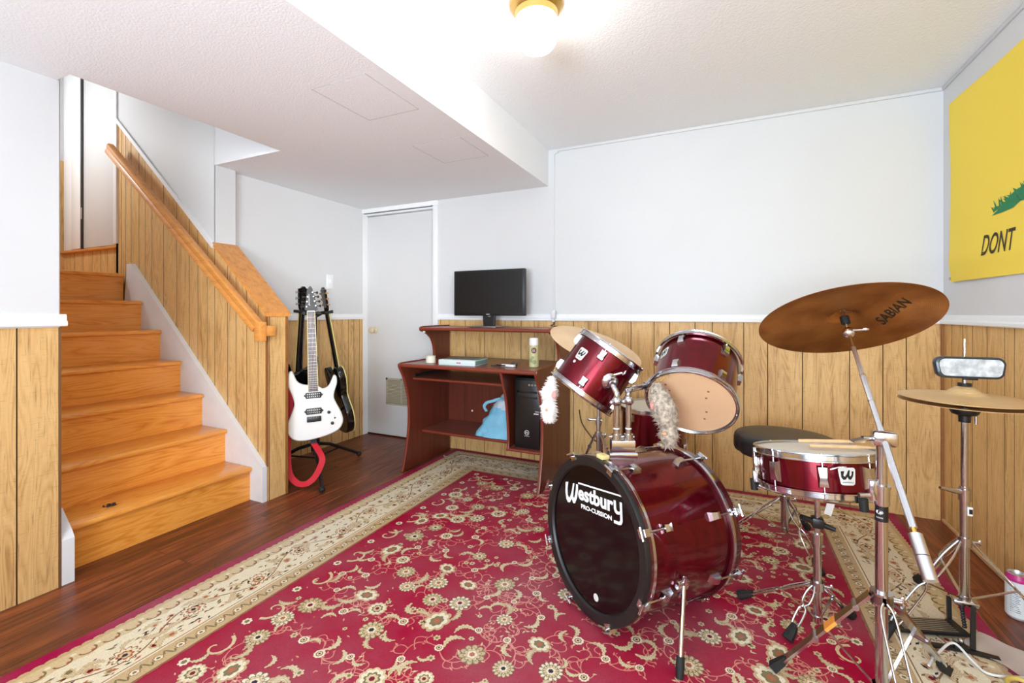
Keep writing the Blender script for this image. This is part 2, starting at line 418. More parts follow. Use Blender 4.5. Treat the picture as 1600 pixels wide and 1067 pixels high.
        o = bpy.data.objects.new(name, me); C.objects.link(o)
        if parent: o.parent = parent; LOC[o.name] = off
        return o
def thing(name, label, cat, loc=(0, 0, 0), group=None):
    o = bpy.data.objects.new(name, None); C.objects.link(o); o.location = loc; o.empty_display_size = .05
    LOC[o.name] = Vector(loc); o['label'] = label; o['category'] = cat
    if group: o['group'] = group
    return o
def tag(o, label, cat, group=None):
    o['label'] = label; o['category'] = cat
    if group: o['group'] = group
    return o
def rebase(o, loc):
    """move the origin of a one-mesh thing to loc"""
    loc = Vector(loc); o.data.transform(Matrix.Translation(-loc)); o.location = loc; return o
def struct(o): o['kind'] = 'structure'; return o
def frame(c, n, ref=(0, 0, 1)):
    n = Vector(n).normalized(); r = Vector(ref); y = (r - n * r.dot(n)).normalized(); x = y.cross(n)
    return Matrix(((x.x, y.x, n.x, c[0]), (x.y, y.y, n.y, c[1]), (x.z, y.z, n.z, c[2]), (0, 0, 0, 1)))
def rotz(a): return Matrix.Rotation(a, 4, 'Z')
def tr(x, y, z): return Matrix.Translation((x, y, z))
def smooth_pts(P, n=8, closed=False):
    """Catmull-Rom through P"""
    P = [Vector(p) for p in P]; out = []; N = len(P)
    for i in range(N if closed else N - 1):
        p0 = P[(i - 1) % N] if closed or i > 0 else P[i]; p1 = P[i]; p2 = P[(i + 1) % N]; p3 = P[(i + 2) % N] if closed or i + 2 < N else P[(i + 1) % N]
        for k in range(n):
            t = k / n
            out.append(.5 * ((2 * p1) + (p2 - p0) * t + (2 * p0 - 5 * p1 + 4 * p2 - p3) * t * t + (3 * p1 - p0 - 3 * p2 + p3) * t ** 3))
    if not closed: out.append(P[-1])
    return out
def text_geo(txt, size=1.0, shear=0.0, bold=0.0, space=1.0):
    cu = bpy.data.curves.new('lettering', 'FONT'); cu.body = txt; cu.size = size; cu.shear = shear; cu.offset = bold; cu.space_character = space
    cu.resolution_u = 4
    o = bpy.data.objects.new('lettering', cu); C.objects.link(o)
    bpy.context.view_layer.update()
    me = o.evaluated_get(bpy.context.evaluated_depsgraph_get()).to_mesh()
    vs = [v.co.copy() for v in me.vertices]; fs = [list(p.vertices) for p in me.polygons]
    bpy.data.objects.remove(o); bpy.data.curves.remove(cu)
    xs = [v.x for v in vs]; ys = [v.y for v in vs]
    return vs, fs, (min(xs), max(xs), min(ys), max(ys))
def put_text(mb, txt, mat, fn, x0, x1, y0, y1, shear=0.0, bold=0.0, space=1.0):
    """lettering fitted into the rectangle x0..x1, y0..y1 and laid on a surface by fn(x, y)"""
    vs, fs, (a, b, c, d) = text_geo(txt, 1.0, shear, bold, space)
    mb.add([fn(x0 + (v.x - a) / (b - a) * (x1 - x0), y0 + (v.y - c) / (d - c) * (y1 - y0)) for v in vs], fs, mat)
def drape(mb, pts, fn, mat, levels=3):
    """a flat outline laid on a curved surface: cut into small triangles, each corner placed by fn(x, y)"""
    from mathutils.geometry import tessellate_polygon
    P = [Vector((p[0], p[1], 0)) for p in pts]
    tris = [[P[i].xy for i in t] for t in tessellate_polygon([P])]
    for _ in range(levels):
        nx = []
        for a, b, c in tris:
            ab, bc, ca = (a + b) / 2, (b + c) / 2, (c + a) / 2; nx += [(a, ab, ca), (ab, b, bc), (ca, bc, c), (ab, bc, ca)]
        tris = nx
    for t in tris: mb.add([fn(q.x, q.y) for q in t], [(0, 1, 2)], mat)
def rod(mb, a, b, r, mat='chrome', seg=12): mb.cyl(a, b, r, mat, seg=seg); return mb

# =================================================================== ROOM
XR, YB, ZC = 1.038, 3.144, 2.288        # right wall, back wall, ceiling
XS, ZS = -1.18, 2.025                   # dropped ceiling: face and underside
XL = -2.957; XN = -2.415; YF = -2.6     # guitar wall, near left wall, wall behind the camera
YW0, YW1 = 1.80, 1.935                  # stair half wall
random.seed(4)

def panelling(mb, A, B, cuts, zlo, zhi, nrm, mat='panelling', gmat='groove_paint', depth=.004, seed=1):
    """plank panelling from A=(x,y) to B=(x,y); cuts are the groove distances along A-B.
    zlo / zhi: functions of the distance. nrm: outward normal. One skin with grooves cut into it."""
    rnd = random.Random(seed)
    A = Vector((A[0], A[1], 0)); B = Vector((B[0], B[1], 0)); L = (B - A).length; d = (B - A) / L; n = Vector((nrm[0], nrm[1], 0))
    cs = [0] + [c for c in sorted(cuts) if .004 < c < L - .004] + [L]
    g = .0022
    def P(u, z, off): p = A + d * u + n * off; return (p.x, p.y, z)
    uvs = []
    for i in range(len(cs) - 1):
        a = cs[i] + (g if i else 0); b = cs[i + 1] - (g if i < len(cs) - 2 else 0)
        du, dv = rnd.random() * 9, rnd.random() * 9
        k = len(mb.v)
        mb.add([P(a, zlo(a), 0), P(b, zlo(b), 0), P(b, zhi(b), 0), P(a, zhi(a), 0)], [(0, 1, 2, 3)], mat)
        fi = len(mb.f) - 1
        mb.uv[fi] = [(a + du, zlo(a) + dv), (b + du, zlo(b) + dv), (b + du, zhi(b) + dv), (a + du, zhi(a) + dv)]
        if i < len(cs) - 2:
            c = cs[i + 1]
            mb.add([P(c - g, zlo(c), 0), P(c, zlo(c), -depth), P(c, zhi(c), -depth), P(c - g, zhi(c), 0), P(c + g, zlo(c), 0), P(c + g, zhi(c), 0)],
                   [(0, 1, 2, 3), (1, 4, 5, 2)], gmat)
def build_uv(mb, name, **k):
    """build without normal recalculation of the skin and with the plank UVs"""
    o = mb.build(name, smooth=False, **k)
    lay = o.data.uv_layers.new(name='UVMap')
    for fi, co in mb.uv.items():
        p = o.data.polygons[fi]
        for li, vi in zip(p.loop_indices, p.vertices):
            idx = mb.f[fi].index(vi); lay.data[li].uv = co[idx]
    return o
def rand_cuts(L, seed, start=0.0):
    r = random.Random(seed); out = []; u = start
    ws = [.10, .14, .2, .12, .07, .16, .09, .19, .13, .08]
    while u < L: out.append(u); u += r.choice(ws)
    return out
const = lambda z: (lambda u: z)
# distance-from-left groove positions read along the back wall
def xb(u):   # back wall x seen at picture column u (planning figure for groove spacing)
    k = (u - 800) / 712.67; return YB * (k * .9053 - .4247) / (.9053 + .4247 * k)

# floor: one laminate floor
mb = MB(); mb.box(-5.2, 3.2, YF, 3.5, -.06, 0, 'floor_laminate'); struct(mb.build('floor', smooth=False))

# back wall: white above, panelling below
mb = MB()
mb.box(-2.145, XR + .1, YB, YB + .09, 1.04, ZC + .05, 'white_paint')
mb.box(-2.145, XR + .1, YB + .006, YB + .09, 0, 1.04, 'groove_paint')
mb.box(XL, -2.145, YB, YB + .09, 1.985, ZC + .05, 'white_paint')
gx = [-2.145 + .02] + [xb(u) for u in (727, 757, 789, 814, 835, 866, 896, 934, 986, 1022, 1046.5, 1086, 1113, 1162, 1199.5, 1253.6, 1327.5, 1379.5, 1416)]
panelling(mb, (-2.145, YB), (XR, YB), [g + 2.145 for g in gx], const(0), const(1.04), (0, -1), seed=3)
struct(build_uv(mb, 'wall_back'))
# right wall
mb = MB()
mb.box(XR, XR + .1, -.4, YB + .09, 1.04, ZC + .05, 'white_paint'); mb.box(XR, XR + .1, YF, -1.4, 1.04, ZC + .05, 'white_paint'); mb.box(XR, XR + .1, -1.4, -.4, 1.9, ZC + .05, 'white_paint'); mb.box(XR + .006, XR + .1, YF, YB + .09, 0, 1.04, 'groove_paint')
gy = [YB - y for y in (3.045, 2.93, 2.83, 2.70, 2.56, 2.49)] + [YB - 2.37 + c for c in rand_cuts(4.4, 8)]
panelling(mb, (XR, YB), (XR, YF), gy, const(0), const(1.04), (-1, 0), seed=5)
struct(build_uv(mb, 'wall_right'))
# corner strip in the back right corner, below the rail
mb = MB(); mb.box(XR - .012, XR, YB - .012, YB, 0, 1.04, 'panel_edge'); struct(mb.build('trim_1', smooth=False))
mb = MB(); mb.box(XR - .012, XR, YF, YB - .014, 0, .018, 'stick_wood', bev=.004); struct(mb.build('baseboard_right'))
# left wall near the camera, with its panelled end at the stairs
mb = MB()
mb.box(XN - .12, XN, YF, .882, 1.04, 3.9, 'white_paint'); mb.box(XN - .12, XN - .006, YF, .880, 0, 1.04, 'groove_paint')
panelling(mb, (XN, YF), (XN, .880), [3.48 - c for c in (.118, .26, .37, .56, .66, .8)] + rand_cuts(2.6, 12), const(0), const(1.04), (1, 0), seed=9)
mb.box(XN - .05, XN - .002, .878, .890, .0, 1.04, 'jamb_brown')
struct(build_uv(mb, 'wall_left'))
# wall behind the guitars
mb = MB()
mb.box(XL - .1, XL, YW1, YB + .3, 1.04, ZS + .3, 'white_paint'); mb.box(XL - .1, XL - .006, YW1, YB + .3, 0, 1.04, 'groove_paint')
panelling(mb, (XL, YW1), (XL, 3.144), [.09, .22, .30, .42, .55, .61, .72, .85, .965, 1.035, 1.10, 1.165], const(0), const(1.04), (1, 0), seed=14)
mb.box(XL - .05, XL + .003, 3.144, 3.205, 0, 2.0, 'trim_paint')
struct(build_uv(mb, 'wall_alcove'))
# stair wall: full height up to the alcove, then a sloping half wall; one panelled skin facing the stairs
def rake(x): return 1.503 + (x + 2.907) * (2.404 - 1.503) / (-3.931 + 2.907)
def caps(x): return 1.493 + (x + 2.878) * (1.083 - 1.493) / (2.878 - 2.417)
def strg(x): return .198 + (x + 2.437) * (1.44 - .198) / (-3.796 + 2.437)
XE = -2.42
mb = MB()
mb.prism([(-4.06, 0), (XE - .006, 0), (XE - .006, caps(XE)), (-2.907, caps(-2.907)), (-2.907, 3.9), (-4.06, 3.9)], YW0 + .005, YW1, 'white_paint', M=Matrix(((1, 0, 0, 0), (0, 0, 1, 0), (0, 1, 0, 0), (0, 0, 0, 1))))
mb.box(-4.06, -2.907, YW0, YW0 + .004, 0, .01, 'white_paint')
# white upper skin above the rake
mb.add([(-4.06, YW0 - .002, rake(-4.06)), (-2.907, YW0 - .002, rake(-2.907)), (-2.907, YW0 - .002, 3.9), (-4.06, YW0 - .002, 3.9)], [(0, 1, 2, 3)], 'white_paint')
L = 4.06 + XE
cutx = [-3.99, -3.93, -3.86, -3.76, -3.68, -3.60, -3.46, -3.31, -3.17, -3.08, -2.98, -2.905, -2.78, -2.70, -2.60, -2.50]
panelling(mb, (-4.06, YW0), (XE, YW0), [x + 4.06 for x in cutx], const(0), lambda u: (rake(u - 4.06) if u - 4.06 < -2.905 else caps(u - 4.06)), (0, -1), seed=21)
# end face of the half wall
panelling(mb, (XE, YW0 + .002), (XE, YW1), [.012, .122], const(0), const(caps(XE)), (1, 0), seed=23)
# far side of the half wall, facing the guitars
panelling(mb, (XE, YW1 + .001), (-2.907, YW1 + .001), [.1, .24, .31, .42], const(0), lambda u: caps(XE - u), (0, 1), seed=24)
struct(build_uv(mb, 'wall_stairs'))
# landing: short panelled rise, door wall above it, wall at the far left
YD = 1.86; XD = -5.0
mb = MB()
mb.box(XD - .05, -4.03, YD + .006, YD + .1, 0, 3.9, 'white_paint')
panelling(mb, (XD, YD), (-4.03, YD), [.10, .17, .31, .45, .58, .68, .79, .88], const(1.3), const(1.585), (0, -1), seed=31)
mb.box(-4.06, -4.03, YW0, YD + .02, 1.3, 3.9, 'white_paint')
struct(build_uv(mb, 'wall_landing'))
mb = MB(); mb.box(XD, -4.03, YD - .03, YD + .006, 1.585, 1.605, 'oak_rail', bev=.004); struct(mb.build('trim_2'))
mb = MB()
mb.box(XD - .1, XD, -.2, YD + .1, 2.36, 3.9, 'white_paint'); mb.box(XD - .1, XD - .004, -.2, YD + .1, 0, 2.36, 'groove_paint')
panelling(mb, (XD, -.2), (XD, YD), rand_cuts(2.0, 41), const(1.2), const(2.36), (1, 0), seed=42)
struct(build_uv(mb, 'wall_landing_left'))
mb = MB(); mb.box(XD, XD + .03, -.2, YD - .10, 2.35, 2.40, 'trim_paint', bev=.006); mb.box(XD, XD + .03, YD - .14, YD - .10, 1.6, 2.40, 'trim_paint', bev=.004); struct(mb.build('trim_3'))
# closing the stairwell: wall on its near side, over the opening, and the upper ceiling
mb = MB(); mb.box(XD, XN - .11, .80, .925, 0, 3.9, 'white_paint'); struct(mb.build('wall_stairs_near', smooth=False))
mb = MB(); mb.box(-2.315, -2.25, .875, YW1, ZS + .01, 3.9, 'white_paint'); mb.box(-2.907, -2.25, YW0 + .004, YW1, ZS + .003, 3.9, 'soffit_stipple'); mb.box(XN, -2.25, .81, .875, ZS + .01, 3.9, 'white_paint'); struct(mb.build('wall_stairs_over', smooth=False))
mb = MB(); mb.box(XD - .1, -2.2, .78, YW1 + .1, 3.85, 3.95, 'white_paint'); struct(mb.build('ceiling_stairwell', smooth=False))
# wall behind the camera, with a wide window added to house the fill light
mb = MB()
mb.box(XN - .12, XR + .1, YF - .1, YF, 0, .38, 'desk_wood'); mb.box(XN - .12, XR + .1, YF - .1, YF, 2.12, ZC + .05, 'white_paint')
mb.box(XN - .12, -1.16, YF - .1, YF, .38, 2.12, 'white_paint'); mb.box(.9, XR + .1, YF - .1, YF, .38, 2.12, 'white_paint')
struct(mb.build('wall_front', smooth=False))
mb = MB()
for x in (-1.16, -.15, .86): mb.box(x, x + .04, YF - .09, YF - .04, .38, 2.12, 'trim_paint')
for z in (.38, 2.08): mb.box(-1.16, .9, YF - .09, YF - .04, z, z + .04, 'trim_paint')
struct(mb.build('added_window_1', smooth=False))
mb = MB()
for y in (-1.4, -.92, -.44): mb.box(XR + .03, XR + .07, y, y + .04, 1.04, 1.9, 'trim_paint')
for z in (1.04, 1.86): mb.box(XR + .03, XR + .07, -1.4, -.4, z, z + .04, 'trim_paint')
struct(mb.build('added_window_2', smooth=False))  # side window added to frame the side fill light
# ceilings
mb = MB(); mb.box(XS - .02, XR + .1, YF - .1, YB + .1, ZC, ZC + .1, 'popcorn_ceiling'); struct(mb.build('ceiling', smooth=False))
mb = MB()
zt = ZC + .05
mb.box(-2.31, XS, YF - .1, YB + .05, ZS, zt, 'soffit_stipple')
mb.box(XN - .12, -2.31, YF - .1, .875, ZS, zt, 'soffit_stipple'); mb.box(XL - .05, -2.31, YW0, YB + .3, ZS, zt, 'soffit_stipple')
struct(mb.build('ceiling_dropped', smooth=False))
# slim trims: where back and right walls meet the ceiling, pale round corner piece
mb = MB(); mb.box(XS + .07, XR, YB - .009, YB, ZC - .020, ZC, 'white_paint', bev=.003); mb.box(XR - .009, XR, YF, YB - .009, ZC - .020, ZC, 'white_paint', bev=.003); struct(mb.build('trim_4'))
# chair rails
def rail_prof(mb, A, B, nrm, z0=1.0385, cap0=False, cap1=False):
    A = Vector((A[0], A[1], 0)); B = Vector((B[0], B[1], 0)); n = Vector((nrm[0], nrm[1], 0))
    prof = [(0, 0), (.016, .0), (.019, .004), (.019, .016), (.014, .021), (.010, .023), (.010, .040), (.007, .047), (0, .048)]
    vs = []
    for p in (A, B):
        for o, z in prof: q = p + n * o; vs.append((q.x, q.y, z0 + z))
    k = len(prof); fs = [(i, (i + 1) % k, k + (i + 1) % k, k + i) for i in range(k)] + [list(range(k))[::-1], list(range(k, 2 * k))]
    mb.add(vs, fs, 'trim_paint')
mb = MB(); rail_prof(mb, (-2.145, YB), (XR - .02, YB), (0, -1)); struct(mb.build('trim_5'))
mb = MB(); rail_prof(mb, (XR, YB), (XR, YF), (-1, 0)); struct(mb.build('trim_6'))
mb = MB(); rail_prof(mb, (XL, 1.94), (XL, 3.144), (1, 0)); struct(mb.build('trim_7'))
mb = MB(); rail_prof(mb, (XN, YF), (XN, .902), (1, 0), z0=1.045); mb.box(XN - .12, XN, .882, .902, 1.045, 1.093, 'trim_paint', bev=.004); struct(mb.build('trim_8'))
# rake moulding on the stair wall, white corner piece at its top
mb = MB()
mb.bar([(-4.06, YW0 - .008, rake(-4.06) + .012), (-2.905, YW0 - .008, rake(-2.905) + .012)], .026, .016, 'trim_paint', up=(0, 1, 0))
struct(mb.build('trim_9'))
mb = MB(); mb.box(-4.075, -4.03, YW0 - .014, YW0 + .05, 1.605, 3.9, 'trim_paint', bev=.004); struct(mb.build('trim_10'))
# sloping oak cap of the half wall
mb = MB()
yc0, yc1 = YW0 - .014, YW1 + .012
def capz(x): return caps(x) + .001
x0, x1 = -2.905, XE + .012
mb.prism([(x0, capz(x0)), (x1, capz(x1)), (x1, capz(x1) + .022), (x0, capz(x0) + .022)], yc0, yc1, 'oak_rail', M=Matrix(((1, 0, 0, 0), (0, 0, 1, 0), (0, 1, 0, 0), (0, 0, 0, 1))))
struct(mb.build('trim_11'))
# brown edge strips of the half wall end
mb = MB(); mb.box(XE - .004, XE + .003, YW1 - .011, YW1 + .003, 0, caps(XE), 'panel_edge'); mb.box(XE - .01, XE + .002, YW0 - .004, YW0 + .006, .2, caps(XE), 'panel_edge'); struct(mb.build('trim_12'))

# ------------------------------------------------------------------ door beside the desk
d = thing('door_1', 'plain white door with a beige knob and a tan louvre, beside the desk', 'door', (-2.56, 3.2, 0)); struct(d)
mb = MB(); mb.box(-2.953, -2.19, 3.20, 3.235, .012, 1.965, 'door_paint', bev=.003); slab = mb.build('slab', d)
mb = MB(); mb.box(-2.957, -2.145, YB - .012, YB + .075, 1.985, ZS - .001, 'trim_paint', bev=.003); mb.box(-2.957, -2.19, YB + .02, YB + .075, 1.968, 1.985, 'trim_paint', bev=.003)
mb.box(-2.193, -2.147, YB - .014, YB + .075, 0, 1.985, 'trim_paint', bev=.004); mb.build('casing', d)
mb = MB(); Mk = frame((-2.862, 3.2, .94), (0, -1, 0))
mb.lathe([(.0, .0), (.030, .001), (.030, .006), (.014, .012), (.012, .03), (.022, .038), (.029, .048), (.030, .058), (.024, .068), (.012, .073), (0, .074)], 'knob_beige', 32, Mk); mb.build('knob', d)
mb = MB(); vx0, vx1, vz0, vz1 = -2.735, -2.40, .285, .52
mb.box(vx0, vx1, 3.192, 3.20, vz0, vz0 + .016, 'vent_tan'); mb.box(vx0, vx1, 3.192, 3.20, vz1 - .016, vz1, 'vent_tan'); mb.box(vx0, vx0 + .016, 3.192, 3.20, vz0, vz1, 'vent_tan'); mb.box(vx1 - .016, vx1, 3.192, 3.20, vz0, vz1, 'vent_tan')
mb.box(vx0 + .165, vx0 + .175, 3.192, 3.20, vz0, vz1, 'vent_tan')
for i in range(17):
    z = vz0 + .02 + i * .0122
    mb.add([(vx0 + .01, 3.1925, z), (vx1 - .01, 3.1925, z), (vx1 - .01, 3.199, z + .009), (vx0 + .01, 3.199, z + .009)], [(0, 1, 2, 3)], 'vent_tan')
mb.box(vx0 + .01, vx1 - .01, 3.1985, 3.2, vz0 + .01, vz1 - .01, 'groove_paint')
vg = mb.build('vent_grille', d, smooth=False); vg['label'] = 'tan slatted vent grille low on the door'
mb = MB(); mb.box(-2.957, -2.145, 3.30, 3.34, 0, ZS, 'groove_paint'); struct(mb.build('wall_behind_door', smooth=False))
# door at the top of the stairs
d2 = thing('door_2', 'white door with a black strip for its shaded hinge gap, at the top of the stairs', 'door', (-4.5, YD, 1.6)); struct(d2)
mb = MB(); mb.box(-4.615, -4.076, YD - .028, YD + .005, 1.607, 3.65, 'door_paint', bev=.003); mb.build('slab', d2)
mb = MB(); mb.box(-4.96, -4.80, YD - .02, YD + .005, 1.607, 3.7, 'trim_paint', bev=.004); mb.box(-4.80, -4.645, YD - .034, YD + .005, 1.607, 3.7, 'trim_paint', bev=.006); mb.build('casing', d2)
mb = MB(); mb.box(-4.648, -4.614, YD - .0345, YD + .005, 1.607, 3.66, 'cable_black'); mb.build('gap', d2, smooth=False)['label'] = 'black strip standing in for the shade of the hinge gap'  # flush black strip, the shade of the hinge gap put into colour
mb = MB(); mb.cyl((-4.63, YD - .03, 1.84), (-4.63, YD - .03, 1.93), .009, 'steel'); mb.build('hinge', d2)

# ------------------------------------------------------------------ stairs
st = thing('staircase', 'honey oak staircase rising to the left between white stringers', 'stairs', (-2.9, 1.36, 0))
RZ = 1.376 / 7; RN = (3.876 - 2.507) / 6; X1 = -2.507; ya, yb = .932, 1.772
for i in range(7):
    zt = RZ * (i + 1); xn = X1 - RN * i
    mb = MB(); xe = xn - RN - .035 if i < 6 else -4.99
    ye = yb if i < 6 else YD
    if i < 6: mb.box(xe, xn, ya, yb, zt - .026, zt, 'oak_tread', bev=.010)
    else: mb.box(xe, -4.06, ya, YD, zt - .026, zt, 'oak_tread', bev=.010); mb.box(-4.1, xn, ya, yb, zt - .026, zt, 'oak_tread', bev=.010)
    mb.build('tread', st)
    mb = MB(); mb.box(xn - .045, xn - .025, ya, yb, RZ * i, zt - .024, 'oak_tread'); mb.build('riser', st, smooth=False)
# far stringer
mb = MB(); SW = Matrix(((1, 0, 0, 0), (0, 0, 1, 0), (0, 1, 0, 0), (0, 0, 0, 1)))
mb.prism([(-2.421, 0), (-2.421, .205), (-3.80, strg(-3.80)), (-3.86, strg(-3.80)), (-3.86, 1.376), (-3.9, 1.1), (-2.72, 0)], yb, YW0 - .001, 'stringer_paint', M=SW)
s_ = mb.build('stringer', st, smooth=False); s_['label'] = 'white painted stringer on the panelled side'
mb = MB(); mb.prism([(-2.417, 0), (-2.417, .18), (-2.435, .205), (-2.52, .28), (-2.52, 0)], .891, .931, 'stringer_paint', M=SW)
s_ = mb.build('stringer', st, smooth=False); s_['label'] = 'white painted stringer end at the near wall'
# handrail on the stair wall
h = thing('handrail', 'oak handrail sloping down the panelled stair wall', 'handrail', (-2.34, 1.72, .98))
mb = MB(); p0 = Vector((-3.955, 1.715, 2.262)); p1 = Vector((-2.385, 1.715, 1.02))
prof = [(-.019, -.036), (.019, -.036), (.022, -.02), (.017, -.004), (.022, .012), (.022, .028), (.014, .036), (-.014, .036), (-.022, .028), (-.022, .012), (-.017, -.004), (-.022, -.02)]
dd = (p1 - p0).normalized(); aa = dd.cross(Vector((0, 0, 1))).normalized(); bb = aa.cross(dd)
def sweep(mb, path, prof, mat, up=Vector((0, 0, 1))):
    k = len(prof); vs = []; n = len(path)
    for i in range(n):
        t = (Vector(path[min(i + 1, n - 1)]) - Vector(path[max(i - 1, 0)])).normalized(); a = t.cross(up).normalized(); b = a.cross(t)
        for x, y in prof: vs.append(Vector(path[i]) + a * x + b * y)
    fs = []
    for i in range(n - 1):
        for j in range(k): fs.append((i * k + j, i * k + (j + 1) % k, (i + 1) * k + (j + 1) % k, (i + 1) * k + j))
    fs += [list(range(k))[::-1], [(n - 1) * k + j for j in range(k)]]
    mb.add(vs, fs, mat)
sweep(mb, [p0, p1], prof, 'oak_rail'); mb.build('rail', h)
mb = MB(); mb.box(-2.392, -2.338, 1.695, 1.737, .938, 1.048, 'oak_rail', bev=.005); mb.box(-2.385, -2.345, 1.735, 1.80, .965, 1.025, 'oak_rail', bev=.004); mb.build('end_return', h)
for t in (.12, .5, .86):
    q = p0.lerp(p1, t); mb = MB(); mb.tube([q + Vector((0, 0, -.034)), q + Vector((0, .03, -.07)), q + Vector((0, .083, -.075))], .006, 'steel', 8); mb.build('bracket', h)
# scrap of lint on the first tread
mb = MB(); rr = random.Random(2)
for k in range(14): mb.ball((-2.60 + rr.uniform(-.012, .012), 1.128 + rr.uniform(-.02, .02), RZ + rr.uniform(.003, .009)), rr.uniform(.003, .007), 'dark_lint', 7, rings=5)
tag(rebase(mb.build('lint_scrap'), (-2.60, 1.128, RZ)), 'small dark scrap of lint on the lowest stair tread', 'lint')

# ------------------------------------------------------------------ ceiling things
for nm, (xa, xb_, y0, y1), lab in (('access_panel', (-1.553, -1.268, 1.362, 1.695), 'larger square access panel in the dropped ceiling, nearer the stairs light'),
                                  ('access_panel', (-1.576, -1.272, 2.062, 2.377), 'smaller access panel in the dropped ceiling, nearer the back wall')):
    t = thing(nm, lab, 'panel', ((xa + xb_) / 2, (y0 + y1) / 2, ZS), 'access panels in the dropped ceiling')
    mb = MB(); mb.box(xa, xb_, y0, y1, ZS - .0008, ZS, 'soffit_stipple'); mb.build('cover', t, smooth=False)
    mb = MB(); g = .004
    mb.prism([(xa - g, y0 - g), (xb_ + g, y0 - g), (xb_ + g, y1 + g), (xa - g, y1 + g)], ZS - .0005, ZS, 'panel_shade_line'); mb.build('gap', t, smooth=False)  # grey strip painted as the thin shadow line around the cover
lx, ly = -.662, 1.632
lamp = thing('ceiling_light', 'lit white glass drum lamp in a brass pan on the ceiling', 'light', (lx, ly, ZC))
mb = MB(); ML = tr(lx, ly, ZC)
mb.lathe([(0, 0), (.100, 0), (.104, -.006), (.103, -.014), (.097, -.020), (.092, -.028), (.083, -.036), (.081, -.058), (.077, -.060), (.076, -.03), (0, -.03)], 'brass_pan', 64, ML); mb.build('pan', lamp)
mb = MB()
mb.lathe([(.074, -.035), (.079, -.06), (.080, -.09), (.080, -.122), (.076, -.148), (.062, -.168), (.036, -.180), (0, -.183)], 'lamp_glass', 40, ML)
mb.build('glass_shade', lamp)
# light switch on the alcove wall
sw = thing('light_switch', 'white light switch on the wall above the guitars', 'switch', (XL, 2.764, 1.353))
mb = MB(); mb.box(XL, XL + .006, 2.73, 2.80, 1.295, 1.41, 'trim_paint', bev=.002); mb.build('plate', sw)
mb = MB(); mb.box(XL + .006, XL + .016, 2.757, 2.773, 1.34, 1.366, 'trim_paint', bev=.003); mb.build('toggle', sw)
# white cord down the back wall with its plug
cord = thing('wall_cord', 'thin white cord down the back wall ending in a plug at the chair rail', 'cord', (-1.13, 3.13, 1.05))
mb = MB()
mb.tube(smooth_pts([(-1.10, 3.137, 2.262), (-1.125, 3.137, 2.255), (-1.135, 3.137, 2.22), (-1.137, 3.137, 1.9), (-1.135, 3.137, 1.5), (-1.130, 3.136, 1.2), (-1.128, 3.134, 1.11)], 6), .0045, 'cable_white', 8); mb.build('cable', cord)
mb = MB(); mb.box(-1.145, -1.112, 3.09, 3.128, 1.055, 1.115, 'cable_white', bev=.006); mb.box(-1.138, -1.119, 3.10, 3.12, 1.03, 1.056, 'cable_white', bev=.004); mb.build('plug', cord)
mb = MB(); mb.tube(smooth_pts([(-1.128, 3.11, 1.03), (-1.128, 3.11, 1.015), (-1.14, 3.09, 1.004), (-1.07, 3.03, 1.002)], 6), .003, 'cable_black', 8); mb.build('lead', cord)

mb = MB(); mb.tube(smooth_pts([(-0.941, 3.125, 0.411), (-0.927, 3.125, 0.331), (-0.885, 3.125, 0.264), (-0.816, 3.125, 0.2), (-0.758, 3.125, 0.238)], 6), .003, 'cable_black', 8); tag(rebase(mb.build('black_wire'), (-0.941, 3.125, 0.411)), 'thin black wire curving down the panelling behind the left tom', 'wire')
# ------------------------------------------------------------------ flag on the right wall
fl = thing('flag', 'yellow flag with the word DONT and green grass, on the right wall', 'flag', (1.03, 2.27, 1.25))
mb = MB(); y0, y1 = 3.022, 1.50; z0, z1 = 1.252, 2.15; ny, nz = 60, 36; vs = []; fs = []
def fx(y, z):
    u = (y0 - y); v = (z - z0)
    return 1.026 - .004 * math.sin(u * 7 + v * 2.0) - .003 * math.sin(v * 9 - u * 3) - .010 * math.exp(-((v - .10) / .05) ** 2) * (.5 + .5 * math.sin(u * 5))
def fz(u, v): return z0 + v * (z1 - z0) + (-.012 * u if v > .5 else -.004 * u)
for i in range(ny + 1):
    for j in range(nz + 1):
        u = i / ny; v = j / nz; y = y0 + (y1 - y0) * u; z = fz(u, v); vs.append((fx(y, z), y, z))
for i in range(ny):
    for j in range(nz): a = i * (nz + 1) + j; fs.append((a, a + 1, a + nz + 2, a + nz + 1))
mb.add(vs, fs, 'yellow_cloth'); mb.build('cloth', fl)
def onflag(s, t): y = y0 - s; z = z0 + t; return (fx(y, z) - .0015, y, z)
mb = MB(); put_text(mb, 'DONT', 'flag_ink', onflag, .335, .565, .095, .185, shear=.12, bold=.012); mb.build('lettering', fl, smooth=False)

mb = MB(); rr = random.Random(5)
def blade(s, t, a, l, wd, mat):
    dx, dy = math.cos(a), math.sin(a); px, py = -dy, dx
    mb.add([onflag(s - px * wd, t - py * wd), onflag(s + px * wd, t + py * wd), onflag(s + dx * l, t + dy * l)], [(0, 1, 2)], mat)
poly = [(.40, .258), (.45, .275), (.50, .30), (.56, .325), (.64, .335), (.80, .335), (.95, .325), (1.05, .29), (1.10, .262), (1.0, .272), (.9, .268), (.8, .272), (.7, .27), (.6, .278), (.55, .262), (.48, .258)]
mb.add([onflag(*p) for p in poly], [list(range(len(poly)))], 'flag_green')
for k in range(70):
    s = rr.uniform(.42, 1.06); t = .262 + .05 * min(1, (s - .38) * 5, (1.12 - s) * 5)
    blade(s, t, rr.uniform(1.4, 2.9) if s < .75 else rr.uniform(.3, 1.7), rr.uniform(.03, .055), .008, 'flag_green')
for k in range(26):
    s = rr.uniform(.5, 1.0); blade(s, .285, rr.uniform(2.3, 3.3), rr.uniform(.03, .06), .006, 'flag_green_dark')
